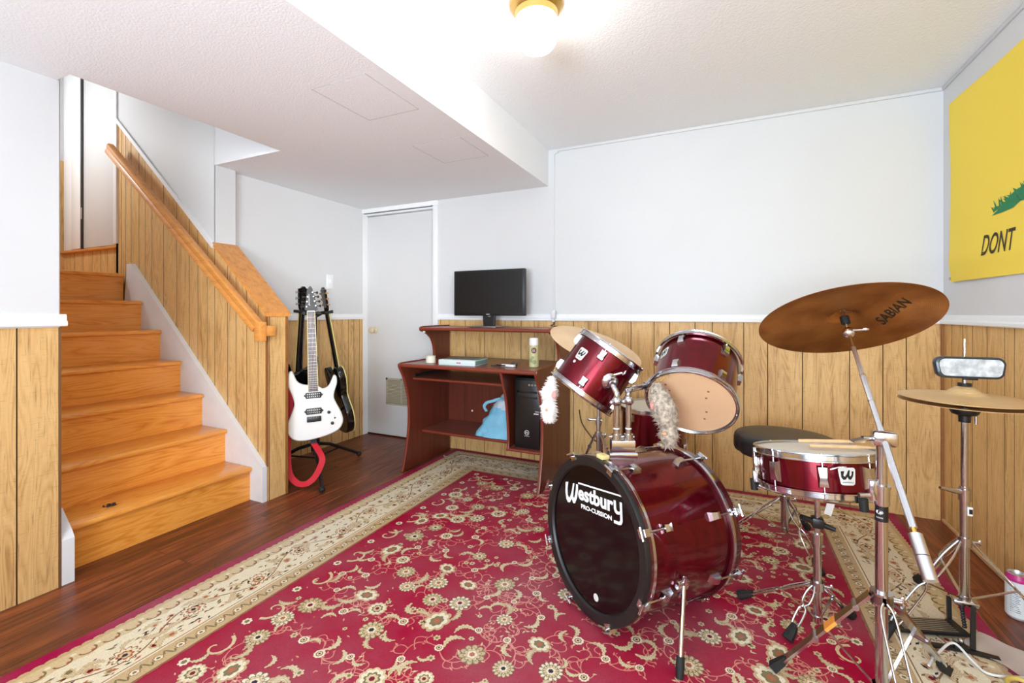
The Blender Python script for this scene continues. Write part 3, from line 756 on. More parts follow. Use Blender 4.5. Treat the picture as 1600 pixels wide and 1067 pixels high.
mb.build('grass', fl, smooth=False)
mb = MB()
coil = [(.66 + .15 * (1 + math.sin(k * .55)), .33 + k * .0072) for k in range(60)]
for (s, t), (s2, t2) in zip(coil, coil[1:]):
    nx_, ny_ = -(t2 - t), (s2 - s); l = math.hypot(nx_, ny_); nx_, ny_ = nx_ / l * .014, ny_ / l * .014
    mb.add([onflag(s - nx_, t - ny_), onflag(s2 - nx_, t2 - ny_), onflag(s2 + nx_, t2 + ny_), onflag(s + nx_, t + ny_)], [(0, 1, 2, 3)], 'snake_brown')
mb.build('snake', fl, smooth=False)
for yy, zz in ((3.028, 2.125), (3.028, 1.27)):
    mb = MB(); mb.cyl((1.038, yy, zz), (1.022, yy, zz), .007, 'steel', seg=12); mb.build('pin', fl)

# =================================================================== RUG
def rugmat(name, c, amt=.10):
    m, nt, b = new(name)
    tc = nt.add('ShaderNodeTexCoord')
    n1 = nt.add('ShaderNodeTexNoise', i_Scale=260.0, i_Detail=2.0); nt.link(tc.outputs['Object'], n1.inputs['Vector'])
    n2 = nt.add('ShaderNodeTexNoise', i_Scale=2.2, i_Detail=4.0); nt.link(tc.outputs['Object'], n2.inputs['Vector'])
    mr = nt.add('ShaderNodeMapRange'); mr.inputs['From Min'].default_value = .3; mr.inputs['From Max'].default_value = .7; mr.inputs['To Min'].default_value = 1 - amt; mr.inputs['To Max'].default_value = 1 + amt
    nt.link(n1.outputs['Fac'], mr.inputs['Value'])
    hs = nt.add('ShaderNodeHueSaturation'); hs.inputs['Color'].default_value = c; nt.link(mr.outputs[0], hs.inputs['Value'])
    ms = nt.add('ShaderNodeMapRange'); ms.inputs['From Min'].default_value = .35; ms.inputs['From Max'].default_value = .65; ms.inputs['To Min'].default_value = 1.05; ms.inputs['To Max'].default_value = .84
    nt.link(n2.outputs['Fac'], ms.inputs['Value']); nt.link(ms.outputs[0], hs.inputs['Saturation'])
    nt.link(hs.outputs[0], b.inputs['Base Color']); b.inputs['Roughness'].default_value = .95; b.inputs['Specular IOR Level'].default_value = .15
    bp = nt.add('ShaderNodeBump'); bp.inputs['Strength'].default_value = .5; bp.inputs['Distance'].default_value = .002
    nt.link(n1.outputs['Fac'], bp.inputs['Height']); nt.link(bp.outputs[0], b.inputs['Normal'])
for nm, c in dict(rug_red=(158, 32, 58), rug_edge=(158, 36, 72), rug_tan=(196, 166, 124), rug_cream=(226, 212, 182), rug_olive=(128, 114, 80), rug_dark=(58, 50, 56),
                  rug_rust=(176, 98, 66), rug_vine=(206, 128, 110), rug_brown=(142, 100, 68), rug_wine=(118, 18, 40), rug_sand=(208, 184, 142)).items(): rugmat(nm, rgb(*c))
RX0, RX1, RY0, RY1 = -1.966, .826, -.62, 3.118
def build_rug():
    rr = random.Random(77); mb = MB(); H0 = .009
    mb.box(RX0, RX1, RY0, RY1, .0005, H0, 'rug_edge', bev=.003)
    lay = [H0]
    def z(k): return H0 + .00018 * k
    def poly(pts, mat, k): mb.add([(p[0], p[1], z(k)) for p in pts], [list(range(len(pts)))], mat)
    def fan(c, pts, mat, k):
        n = len(pts); mb.add([(c[0], c[1], z(k))] + [(p[0], p[1], z(k)) for p in pts], [(0, 1 + i, 1 + (i + 1) % n) for i in range(n)], mat)
    def ring(x, y, R_, n, mat, k, amp=.16, rot=0, sx=1, sharp=1.0, sub=5):
        pts = []
        for i in range(n * sub):
            a = 2 * math.pi * i / (n * sub); q = abs(math.sin(a * n / 2)) ** sharp
            r = R_ * (1 - amp + amp * q); px, py = r * math.cos(a) * sx, r * math.sin(a)
            pts.append((x + px * math.cos(rot) - py * math.sin(rot), y + px * math.sin(rot) + py * math.cos(rot)))
        fan((x, y), pts, mat, k)
    def strip(pts, wd, mat, k):
        k += rr.random() * .35
        n = len(pts); vs = []
        for i in range(n):
            a = pts[max(i - 1, 0)]; b = pts[min(i + 1, n - 1)]; dx, dy = b[0] - a[0], b[1] - a[1]; l = math.hypot(dx, dy) or 1
            ww = wd(i / (n - 1)) if callable(wd) else wd
            vs += [(pts[i][0] - dy / l * ww, pts[i][1] + dx / l * ww, z(k)), (pts[i][0] + dy / l * ww, pts[i][1] - dx / l * ww, z(k))]
        mb.add(vs, [(2 * i, 2 * i + 1, 2 * i + 3, 2 * i + 2) for i in range(n - 1)], mat)
    def bez(a, b, bend, n=12):
        mx, my = (a[0] + b[0]) / 2, (a[1] + b[1]) / 2; dx, dy = b[0] - a[0], b[1] - a[1]
        c1 = (a[0] + dx * .3 - dy * bend, a[1] + dy * .3 + dx * bend); c2 = (a[0] + dx * .7 - dy * bend, a[1] + dy * .7 + dx * bend)
        out = []
        for i in range(n + 1):
            t = i / n; u = 1 - t
            out.append((u ** 3 * a[0] + 3 * u * u * t * c1[0] + 3 * u * t * t * c2[0] + t ** 3 * b[0], u ** 3 * a[1] + 3 * u * u * t * c1[1] + 3 * u * t * t * c2[1] + t ** 3 * b[1]))
        return out
    def flower(x, y, r, rot, kind):
        n = rr.choice((10, 12, 14))
        if kind == 0:      # palmette with toothed petals
            ring(x, y, r, n, 'rug_olive', 4, .12, rot, 1.0); ring(x, y, r * .97, n, rr.choice(('rug_sand', 'rug_cream', 'rug_tan')), 5, .36, rot, 1.0, .7); ring(x, y, r * .70, n, 'rug_olive', 5.5, .30, rot, 1.0, .7); ring(x, y, r * .64, n, 'rug_sand', 5.8, .30, rot, 1.0, .7)
            for i in range(n):
                a = rot + 2 * math.pi * (i) / n; c, s = math.cos(a), math.sin(a)
                strip([(x + c * r * .5, y + s * r * .5), (x + c * r * .78, y + s * r * .78)], lambda t: r * .05 * (1 - .5 * t), 'rug_olive', 6)
            ring(x, y, r * .50, n // 2, 'rug_tan', 6.6, .2, rot); ring(x, y, r * .40, n // 2, 'rug_cream', 7, .25, rot)
            ring(x, y, r * .22, 6, rr.choice(('rug_rust', 'rug_wine', 'rug_dark')), 8, .2, rot)
        elif kind == 1:    # round rosette with petals
            ring(x, y, r, n, 'rug_sand', 4, .14, rot); ring(x, y, r * .84, n, 'rug_cream', 5, .2, rot)
            ring(x, y, r * .6, 8, 'rug_olive', 6, .25, rot); ring(x, y, r * .42, 8, 'rug_sand', 7, .2, rot); ring(x, y, r * .2, 6, 'rug_wine', 8, .1, rot)
        else:              # lobed oval
            ring(x, y, r, 8, 'rug_tan', 4, .2, rot, 1.35, .6); ring(x, y, r * .8, 8, 'rug_cream', 5, .22, rot, 1.35, .6)
            ring(x, y, r * .52, 7, 'rug_olive', 6, .2, rot, 1.3); ring(x, y, r * .26, 6, 'rug_rust', 7, .2, rot, 1.2)
    def leaf(x, y, L, rot, bend, mats=('rug_tan', 'rug_cream', 'rug_olive')):
        pts = bez((0, 0), (L, 0), bend, 26); c, s = math.cos(rot), math.sin(rot)
        P = [(x + p[0] * c - p[1] * s, y + p[0] * s + p[1] * c) for p in pts]
        f = lambda t: L * .13 * math.sin(math.pi * min(1, t * .92 + .06)) ** .8 * (1 + .30 * math.sin(t * 40))
        strip(P, lambda t: f(t) * 1.15, mats[2], 3); strip(P, f, mats[0], 3.5)
        strip(P[2:-2], lambda t: L * .035 * math.sin(math.pi * t), mats[1], 4.2)
        strip(P[4:-3], lambda t: L * .010, mats[2], 4.5)
    def bud(x, y, rot, r, mat='rug_vine'):
        c, s = math.cos(rot), math.sin(rot)
        poly([(x - c * r, y - s * r), (x - s * r * .45, y + c * r * .45), (x + c * r * 1.4, y + s * r * 1.4), (x + s * r * .45, y - c * r * .45)], mat, 3)
    # nested border bands, offsets from the edge
    def rect(o, mat, k): poly([(RX0 + o, RY0 + o), (RX1 - o, RY0 + o), (RX1 - o, RY1 - o), (RX0 + o, RY1 - o)], mat, k)
    def scal_rect(o, amp, wl, mat, k):
        pts = []
        cs = [(RX0 + o, RY0 + o), (RX1 - o, RY0 + o), (RX1 - o, RY1 - o), (RX0 + o, RY1 - o)]
        for i in range(4):
            a, b = cs[i], cs[(i + 1) % 4]; L = math.hypot(b[0] - a[0], b[1] - a[1]); n = int(L / wl) * 6; nx, ny = (b[1] - a[1]) / L, -(b[0] - a[0]) / L
            for q in range(n):
                t = q / n; h = amp * abs(math.sin(math.pi * q / 6)) ** .7
                pts.append((a[0] + (b[0] - a[0]) * t + nx * h, a[1] + (b[1] - a[1]) * t + ny * h))
        fan(((RX0 + RX1) / 2, (RY0 + RY1) / 2), pts, mat, k)
    scal_rect(.052, .007, .03, 'rug_tan', .5)
    rect(.066, 'rug_sand', .8)
    scal_rect(.128, .012, .11, 'rug_cream', 1.1)
    rect(.300, 'rug_brown', 1.4); rect(.304, 'rug_cream', 1.6); rect(.311, 'rug_tan', 1.8); rect(.378, 'rug_brown', 2.0)
    scal_rect(.384, -.004, .05, 'rug_red', 2.2)
    def along(o0, o1, step, fn):
        """walk the four sides of the border; fn(pos(s, o), side length, s)"""
        cs = [((RX0, RY0), (1, 0), (0, 1), RX1 - RX0), ((RX1, RY0), (0, 1), (-1, 0), RY1 - RY0), ((RX1, RY1), (-1, 0), (0, -1), RX1 - RX0), ((RX0, RY1), (0, -1), (1, 0), RY1 - RY0)]
        for c, d, nn, L in cs:
            n = int((L - 2 * o0) / step)
            for i in range(n):
                s = o0 + (i + .5) * (L - 2 * o0) / n
                fn(lambda s_, o_, c=c, d=d, nn=nn: (c[0] + d[0] * s_ + nn[0] * o_, c[1] + d[1] * s_ + nn[1] * o_), math.atan2(d[1], d[0]), s, i)
    # outer tan band: little arcs
    def f1(pos, a, s, i):
        strip([pos(s + .022 * math.cos(t), .098 + .020 * math.sin(t)) for t in [q * .45 for q in range(9)]], .0028, rr.choice(('rug_brown', 'rug_olive')), 1.0 if False else 1.3)
        p = pos(s + .03, .085); ring(p[0], p[1], .008, 5, 'rug_cream', 1.3, .2)
        p = pos(s - .01, .112); ring(p[0], p[1], .007, 5, 'rug_rust', 1.3, .2)
    along(.1, 0, .062, f1)
    # cream band: big flower heads with scrolling vines and dashes
    def f2(pos, a, s, i):
        p = pos(s, .215 + (.02 if i % 2 else -.02))
        r = .042
        ring(p[0], p[1], r, 12, 'rug_brown', 2.4, .25, a); ring(p[0], p[1], r * .88, 12, 'rug_cream', 2.5, .25, a); ring(p[0], p[1], r * .58, 8, 'rug_rust', 2.6, .25, a); ring(p[0], p[1], r * .4, 8, 'rug_sand', 2.7, .2, a); ring(p[0], p[1], r * .2, 6, 'rug_dark', 2.8, .2, a)
        sg = 1 if i % 2 else -1
        strip([pos(s + .01 + .22 * t / 14, .215 + sg * .05 * math.cos(math.pi * t / 14)) for t in range(15)], .0026, 'rug_brown', 2.3)
        for dx, do in ((.055, .055), (.11, -.05), (.11, .05), (.165, -.055), (.08, 0)):
            q = pos(s + dx, .215 + sg * do); rad = rr.uniform(.012, .019)
            ring(q[0], q[1], rad, 7, rr.choice(('rug_sand', 'rug_tan')), 2.4, .25, a); ring(q[0], q[1], rad * .5, 5, rr.choice(('rug_rust', 'rug_wine', 'rug_olive')), 2.5, .2)
        for k in range(34):
            q = pos(s + rr.uniform(0, .22), .215 + rr.uniform(-.075, .075)); bud(q[0], q[1], a + rr.uniform(-.8, .8), rr.uniform(.006, .012), rr.choice(('rug_olive', 'rug_olive', 'rug_dark', 'rug_brown', 'rug_rust')))
        for k in range(5):
            q = pos(s + rr.uniform(.03, .2), .215 + rr.uniform(-.05, .05)); leaf(q[0], q[1], rr.uniform(.05, .08), a + rr.uniform(-1, 1), rr.choice((-.35, .35)), ('rug_sand', 'rug_cream', 'rug_brown'))
    along(.15, 0, .222, f2)
    def f3(pos, a, s, i):
        q = pos(s, .344); ring(q[0], q[1], .016, 7, 'rug_brown', 2.1, .2, a); ring(q[0], q[1], .013, 7, 'rug_cream', 2.15, .2, a); ring(q[0], q[1], .006, 5, 'rug_olive', 2.2, .2, a)
        strip([pos(s + .017 + .03 * t / 8, .344 + .016 * math.sin(t / 8 * 6.28)) for t in range(9)], .003, 'rug_olive', 2.1)
    along(.32, 0, .064, f3)
    # scrolls just inside the field
    def f4(pos, a, s, i):
        pts = [pos(s + (.055 - .0038 * t) * math.cos(t * .42) * (1 if i % 2 else -1), .46 + (.055 - .0038 * t) * math.sin(t * .42)) for t in range(14)]
        strip(pts, lambda t: .006 * (1 - .6 * t), 'rug_sand', 3)
        q = pos(s + .085, .435); ring(q[0], q[1], .018, 7, 'rug_cream', 3.2, .25, a); ring(q[0], q[1], .009, 5, 'rug_olive', 3.4, .2)
        q = pos(s - .07, .50); leaf(q[0], q[1], .07, a + rr.uniform(-1.2, 1.2), .35)
    along(.42, 0, .2, f4)
    # field: scattered palmettes joined by vines
    fx0, fx1, fy0, fy1 = RX0 + .50, RX1 - .50, RY0 + .50, RY1 - .50
    pts = []
    tries = 0
    while tries < 9000 and len(pts) < 330:
        tries += 1; p = (rr.uniform(fx0, fx1), rr.uniform(fy0, fy1))
        if all((p[0] - q[0]) ** 2 + (p[1] - q[1]) ** 2 > .098 ** 2 for q in pts): pts.append(p)
    done = set()
    for i, p in enumerate(pts):
        near = sorted(pts, key=lambda q: (p[0] - q[0]) ** 2 + (p[1] - q[1]) ** 2)[1:3]
        for q in near:
            if (q, p) in done: continue
            done.add((p, q))
            vv = bez(p, q, rr.choice((-.55, -.35, .35, .55)), 16); strip(vv, .0017, 'rug_vine', 2.6)
            for t in (3, 6, 9, 12, 14):
                v0 = vv[t]; an = rr.uniform(0, 6.28); L = rr.uniform(.03, .05)
                e = (v0[0] + L * math.cos(an), v0[1] + L * math.sin(an)); strip(bez(v0, e, rr.choice((-.6, .6)), 7), .0016, 'rug_vine', 2.6); bud(e[0], e[1], an, rr.uniform(.005, .009), rr.choice(('rug_vine', 'rug_sand', 'rug_vine')))
    for i, p in enumerate(pts):
        big = rr.random(); rot = rr.uniform(0, 6.28)
        r = rr.uniform(.030, .047) if big < .55 else rr.uniform(.012, .020)
        if big < .55:
            flower(p[0], p[1], r, rot, rr.choice((0, 0, 0, 1, 2)))
            if rr.random() < .6:
                a = rr.uniform(0, 6.28); leaf(p[0] + math.cos(a) * r * .7, p[1] + math.sin(a) * r * .7, rr.uniform(.055, .095), a + rr.uniform(-.7, .7), rr.choice((-.5, -.35, .35, .5)))
        else:
            ring(p[0], p[1], r, 9, 'rug_cream', 4, .12, rot); ring(p[0], p[1], r * .62, 8, 'rug_wine', 5, .1); ring(p[0], p[1], r * .48, 7, 'rug_sand', 6, .1); ring(p[0], p[1], r * .2, 6, 'rug_dark', 7, .1)
            for k in range(1):
                a = rr.uniform(0, 6.28); leaf(p[0] + math.cos(a) * r, p[1] + math.sin(a) * r, rr.uniform(.045, .075), a + rr.uniform(-.5, .5), rr.choice((-.5, .5)), ('rug_sand', 'rug_cream', 'rug_olive'))
    for k in range(1500):
        p = (rr.uniform(fx0 - .06, fx1 + .06), rr.uniform(fy0 - .06, fy1 + .06))
        if all((p[0] - q[0]) ** 2 + (p[1] - q[1]) ** 2 > .045 ** 2 for q in pts):
            t = rr.random()
            if t < .3:
                r = rr.uniform(.009, .015); ring(p[0], p[1], r, 6, 'rug_sand', 4, .35, rr.uniform(0, 6)); ring(p[0], p[1], r * .4, 5, 'rug_olive', 5, .1)
            elif t < .5: leaf(p[0], p[1], rr.uniform(.04, .07), rr.uniform(0, 6.28), rr.choice((-.5, .5)), ('rug_sand', 'rug_cream', 'rug_olive'))
            else: bud(p[0], p[1], rr.uniform(0, 6.28), rr.uniform(.004, .008), rr.choice(('rug_vine', 'rug_vine', 'rug_sand')))
    o = mb.build('rug', smooth=False)
    # an area rug is one woven piece
    return tag(o, 'large red floral rug with a cream patterned border, under the drum kit', 'rug')
build_rug()
RUG = .0105

# =================================================================== DESK
DX0, DX1 = -2.035, -1.008
dk = thing('computer_desk', 'dark mahogany computer desk with a raised shelf, against the back wall', 'desk', (-1.52, 2.8, 0))
YBK = 3.115
def side_outline(zb):
    """front profile of a side panel in (y, z), bowed in at knee height and hooked out at the shelf"""
    fr = smooth_pts([(2.525, zb, 0), (2.545, .06, 0), (2.585, .22, 0), (2.60, .36, 0), (2.59, .50, 0), (2.545, .64, 0), (2.50, .715, 0), (2.492, .735, 0)], 5)
    top = [(2.495, .75), (2.52, .757), (2.90, .757)]
    up = smooth_pts([(2.90, .757, 0), (2.905, .79, 0), (2.895, .85, 0), (2.862, .905, 0), (2.80, .945, 0), (2.745, .962, 0), (2.732, .978, 0), (2.742, .995, 0), (2.775, 1.001, 0)], 5)
    return [(p[0], p[1]) for p in fr] + top + [(p[0], p[1]) for p in up[1:]] + [(YBK, 1.001), (YBK, zb)]
YZ = Matrix(((0, 0, 1, 0), (1, 0, 0, 0), (0, 1, 0, 0), (0, 0, 0, 1)))
for x0, zb in ((DX0, .001), (DX1 - .02, .0105)):
    mb = MB(); mb.prism(side_outline(zb), x0, x0 + .02, 'desk_wood', M=YZ, side='desk_edge', bev=.003); mb.build('side_panel', dk)
    lp = side_outline(zb)
def slab(name, x0, x1, y0, y1, z0, z1, mat='desk_top_wood', edge='desk_edge', lab=None):
    mb = MB(); mb.box(x0, x1, y0 + .012, y1, z0, z1, mat)
    n = 8; vs = []; zc, r = (z0 + z1) / 2, (z1 - z0) / 2
    pr = [(y0 + .012, z1), *[(y0 + .012 - .012 * math.sin(math.pi * k / n), zc + r * math.cos(math.pi * k / n)) for k in range(1, n)], (y0 + .012, z0)]
    mb.prism(pr, x0, x1, edge, M=YZ)
    o = mb.build(name, dk)
    if lab: o['label'] = lab
    return o
slab('desktop', DX0 + .02, DX1 - .02, 2.502, YBK, .724, .75)
slab('hutch_shelf', DX0 + .02, DX1 - .02, 2.738, YBK, .968, .992)
slab('keyboard_tray', DX0 + .07, -1.275, 2.57, 2.98, .632, .650)
mb = MB(); mb.box(DX0 + .055, DX0 + .07, 2.60, 3.0, .628, .668, 'black_plastic'); mb.build('tray_runner', dk)
mb = MB(); mb.box(-1.272, -1.262, 2.60, 3.0, .628, .668, 'black_plastic'); mb.build('tray_runner', dk)
slab('lower_shelf', DX0 + .02, -1.262, 2.74, YBK, .222, .243)
slab('computer_shelf', -1.262, DX1 - .02, 2.60, YBK, .222, .241)
mb = MB()
div = smooth_pts([(2.60, .222, 0), (2.612, .30, 0), (2.60, .42, 0), (2.575, .55, 0), (2.53, .66, 0), (2.505, .724, 0)], 5)
mb.prism([(p[0], p[1]) for p in div] + [(YBK, .724), (YBK, .222)], -1.262, -1.244, 'desk_wood', M=YZ, side='desk_edge', bev=.003); mb.build('divider', dk)
mb = MB(); mb.box(DX0 + .02, -1.262, YBK - .012, YBK, .243, .60, 'desk_wood'); mb.build('back_panel', dk, smooth=False)
mb = MB(); mb.cyl((-1.80, YBK - .014, .33), (-1.80, YBK - .008, .33), .008, 'ink_white'); mb.build('screw_cap', dk)
mb = MB(); mb.cyl((DX0 + .02, 2.76, .957), (DX0 + .034, 2.76, .957), .006, 'ink_white'); mb.build('screw_cap', dk)

# ------------------------------------------------------------------ on the desk
mo = thing('monitor', 'black flat monitor on a grey stand on the desk shelf', 'monitor', (-1.58, 2.93, .992))
mx0, mx1, mz0, mz1, my = -1.868, -1.285, 1.075, 1.412, 2.945
mb = MB(); mb.box(mx0, mx1, my, my + .04, mz0, mz1, 'black_plastic', bev=.005); mb.box(mx0 + .12, mx1 - .12, my + .04, my + .06, mz0 + .06, mz1 - .06, 'black_plastic', bev=.008); mb.build('housing', mo)
mb = MB(); mb.box(mx0 + .016, mx1 - .016, my - .0015, my, mz0 + .022, mz1 - .014, 'screen_black'); mb.build('screen', mo, smooth=False)
mb = MB(); mb.prism([(-.045, 0), (.045, 0), (.052, .10), (.025, .105), (.02, .075), (0, .066), (-.02, .075), (-.025, .105), (-.052, .10)], -.012, .012, 'black_plastic', M=tr(-1.575, 2.965, .998) @ Matrix(((1, 0, 0, 0), (0, 0, 1, 0), (0, 1, 0, 0), (0, 0, 0, 1))), bev=.003); mb.build('stand_neck', mo)
mb = MB(); mb.box(-1.675, -1.465, 2.84, 3.04, .9925, 1.001, 'steel', bev=.003); mb.build('stand_base', mo)
mb = MB(); mb.box(-1.590, -1.562, my - .0015, my - .0005, mz0 + .008, mz0 + .014, 'ink_grey'); mb.build('maker_mark', mo, smooth=False)
# roll of tape, eraser, thin box, cables, spray can
mb = MB(); mb.lathe([(.026, 0), (.034, 0), (.034, .046), (.026, .046)], 'tape_cream', 40, tr(-1.865, 2.64, .7505), closed=True); tag(rebase(mb.build('tape_roll'), (-1.865, 2.64, .7505)), 'roll of cream tape standing flat on the desk, at the open end', 'tape')
mb = MB(); mb.box(-.03, .03, -.012, .012, 0, .010, 'ink_white', M=tr(-1.79, 2.82, .7505) @ rotz(.4), bev=.004); tag(rebase(mb.build('eraser'), (-1.79, 2.82, .7505)), 'small flat white eraser on the desk behind the tape roll', 'eraser')
bx = thing('flat_box', 'thin pale blue carton lying on the desk under the monitor', 'box', (-1.60, 2.66, .7505))
MBX = tr(-1.608, 2.655, .7505) @ rotz(.06)
mb = MB(); mb.box(-.135, .135, -.10, .10, 0, .036, 'box_pale', M=MBX, bev=.002); mb.build('carton', bx)
mb = MB(); mb.box(-.125, .125, -.06, .096, .0362, .0372, 'box_grey', M=MBX); mb.box(.09, .1345, -.07, .099, .0362, .0376, 'box_teal', M=MBX); mb.box(.1352, .1358, -.09, .09, .005, .031, 'box_teal', M=MBX); mb.build('printed_lid', bx, smooth=False)
mb = MB(); mb.box(.0, .032, -.1008, -.1002, .015, .021, 'can_magenta', M=MBX); mb.build('red_print', bx, smooth=False)
cb = thing('charging_cable', 'black and white charging cable coiled on the desk by the spray can', 'cable', (-1.28, 2.66, .7505))
mb = MB(); mb.tube(smooth_pts([(-1.38, 2.62, .755), (-1.34, 2.64, .755), (-1.29, 2.67, .756), (-1.25, 2.69, .756), (-1.27, 2.64, .758), (-1.33, 2.63, .76), (-1.36, 2.66, .758)], 6), .004, 'cable_black', 8); mb.build('lead', cb)
mb = MB(); mb.box(-.05, .05, -.012, .012, 0, .014, 'ink_white', M=tr(-1.265, 2.64, .752) @ rotz(-.2), bev=.003); mb.box(-.02, .02, -.012, .012, 0, .018, 'black_plastic', M=tr(-1.25, 2.70, .752) @ rotz(.3), bev=.003); mb.build('plug', cb)
sc = thing('spray_can', 'cream and olive aerosol can with a white cap, on the desk', 'can', (-1.112, 2.70, .7505))
MC = tr(-1.112, 2.70, .7505)
mb = MB(); mb.lathe([(0, 0), (.028, 0), (.031, .004), (.031, .135), (.028, .142), (.0, .142)], 'can_olive', 40, MC); mb.build('body', sc)
mb = MB(); mb.lathe([(.0285, .138), (.0295, .142), (.0285, .178), (.026, .186), (0, .187)], 'ink_white', 36, MC); mb.build('cap', sc)
mb = MB()
def on_can(cx, cy, r): return lambda a, z: (cx + r * math.sin(a / r), cy - r * math.cos(a / r), .7505 + z)
oc = on_can(-1.112, 2.70, .0316)
drape(mb, [(.012 + .017 * math.cos(t), .108 + .019 * math.sin(t)) for t in [k * 2 * math.pi / 28 for k in range(28)]], oc, 'can_maroon')
for k in range(3): a = [oc(x, y) for x, y in ((.003, .100 + k * .007), (.021, .100 + k * .007), (.021, .103 + k * .007), (.003, .103 + k * .007))]; mb.add([(p[0], p[1] - .0012, p[2]) for p in a], [(0, 1, 2, 3)], 'tape_cream')
for cx_, cz_, r_ in ((-.008, .045, .013), (.014, .035, .014), (.004, .062, .010)):
    drape(mb, [(cx_ + r_ * math.cos(t), cz_ + r_ * math.sin(t)) for t in [k * 2 * math.pi / 20 for k in range(20)]], oc, 'can_green')
mb.build('printed_label', sc, smooth=False)
# computer tower
pc = thing('computer_tower', 'black computer tower standing in the desk compartment', 'computer', (-1.127, 2.85, .2415))
mb = MB(); mb.box(-1.222, -1.042, 2.645, 3.07, .2415, .685, 'black_plastic', bev=.004); mb.build('case', pc)
mb = MB(); mb.box(-1.218, -1.046, 2.632, 2.646, .250, .678, 'screen_black', bev=.006)
mb.build('front_panel', pc)
mb = MB(); mb.box(-1.20, -1.06, 2.629, 2.633, .595, .607, 'black_gloss', bev=.001); mb.box(-1.20, -1.06, 2.629, 2.633, .56, .585, 'black_plastic', bev=.001); mb.build('drive_bay', pc)
mb = MB()
for x in (-1.095, -1.075, -1.115): mb.lathe([(0, .003), (.006, .003), (.007, 0)], 'steel', 16, frame((x, 2.632, .645), (0, -1, 0)))
mb.build('port', pc)
mb = MB(); MT = frame((-1.132, 2.6312, .345), (0, -1, 0))
mb.lathe([(.013, 0), (.0155, 0)], 'ink_white', 28, MT); put_text(mb, 'N', 'ink_white', lambda x, y: (x, 2.6308, y), -1.139, -1.125, .338, .352); mb.box(-1.15, -1.114, 2.6304, 2.631, .322, .325, 'ink_grey'); mb.build('front_emblem', pc, smooth=False)
mb = MB(); mb.box(-1.075, -1.05, 2.6304, 2.6312, .478, .484, 'ink_grey'); mb.box(-1.085, -1.052, 2.6304, 2.6312, .464, .470, 'ink_white'); mb.build('sticker', pc, smooth=False)
# blue bag leaning on the divider
bg = thing('plastic_bag', 'light blue shopping bag slumped on the lower desk shelf', 'bag', (-1.41, 2.82, .245))
mb = MB(); rr = random.Random(8)
def bagpt(u, v):     # u around, v up; slumped wedge leaning to the divider
    a = u * 2 * math.pi; rx = .160 * (1 - .80 * v ** 1.5); ry = .115 * (1 - .70 * v)
    cx = -1.43 + .125 * v ** 1.1; cy = 2.86 + .02 * v
    q = abs(math.cos(a)) ** .6 * (1 if math.cos(a) > 0 else -1); s_ = abs(math.sin(a)) ** .6 * (1 if math.sin(a) > 0 else -1)
    p = Vector((cx + rx * q, cy + ry * s_, 0.2445 + .372 * v))
    k = .020 * noise.noise(p * 12) + .011 * noise.noise(p * 30)
    d = Vector((q, s_, 0)).normalized(); p += d * k; p.x = min(p.x, -1.266); p.z = max(p.z, .2445)
    return p
nu, nv = 64, 34; vs = [bagpt(i / nu, j / nv) for j in range(nv + 1) for i in range(nu)]
fs = [(j * nu + i, j * nu + (i + 1) % nu, (j + 1) * nu + (i + 1) % nu, (j + 1) * nu + i) for j in range(nv) for i in range(nu)]; fs.append(list(range(nu))[::-1]); fs.append([nv * nu + i for i in range(nu)])
lowf = [f for f in fs if sum(vs[i].z for i in f) / len(f) < .44 - .25 * (sum(vs[i].x for i in f) / len(f) + 1.42) * .6]; hif = [f for f in fs if f not in lowf]
mb.add(vs, lowf, 'bag_blue'); mb.add(vs, hif, 'bag_light'); mb.build('sack', bg, sharp=60, weld=True)
mb = MB(); mb.bar(smooth_pts([(-1.49, 2.765, .42), (-1.50, 2.748, .455), (-1.475, 2.742, .485), (-1.43, 2.742, .50), (-1.385, 2.76, .515), (-1.36, 2.80, .50)], 6), .020, .003, 'bag_blue', up=(0, 1, .3)); mb.build('handle', bg)

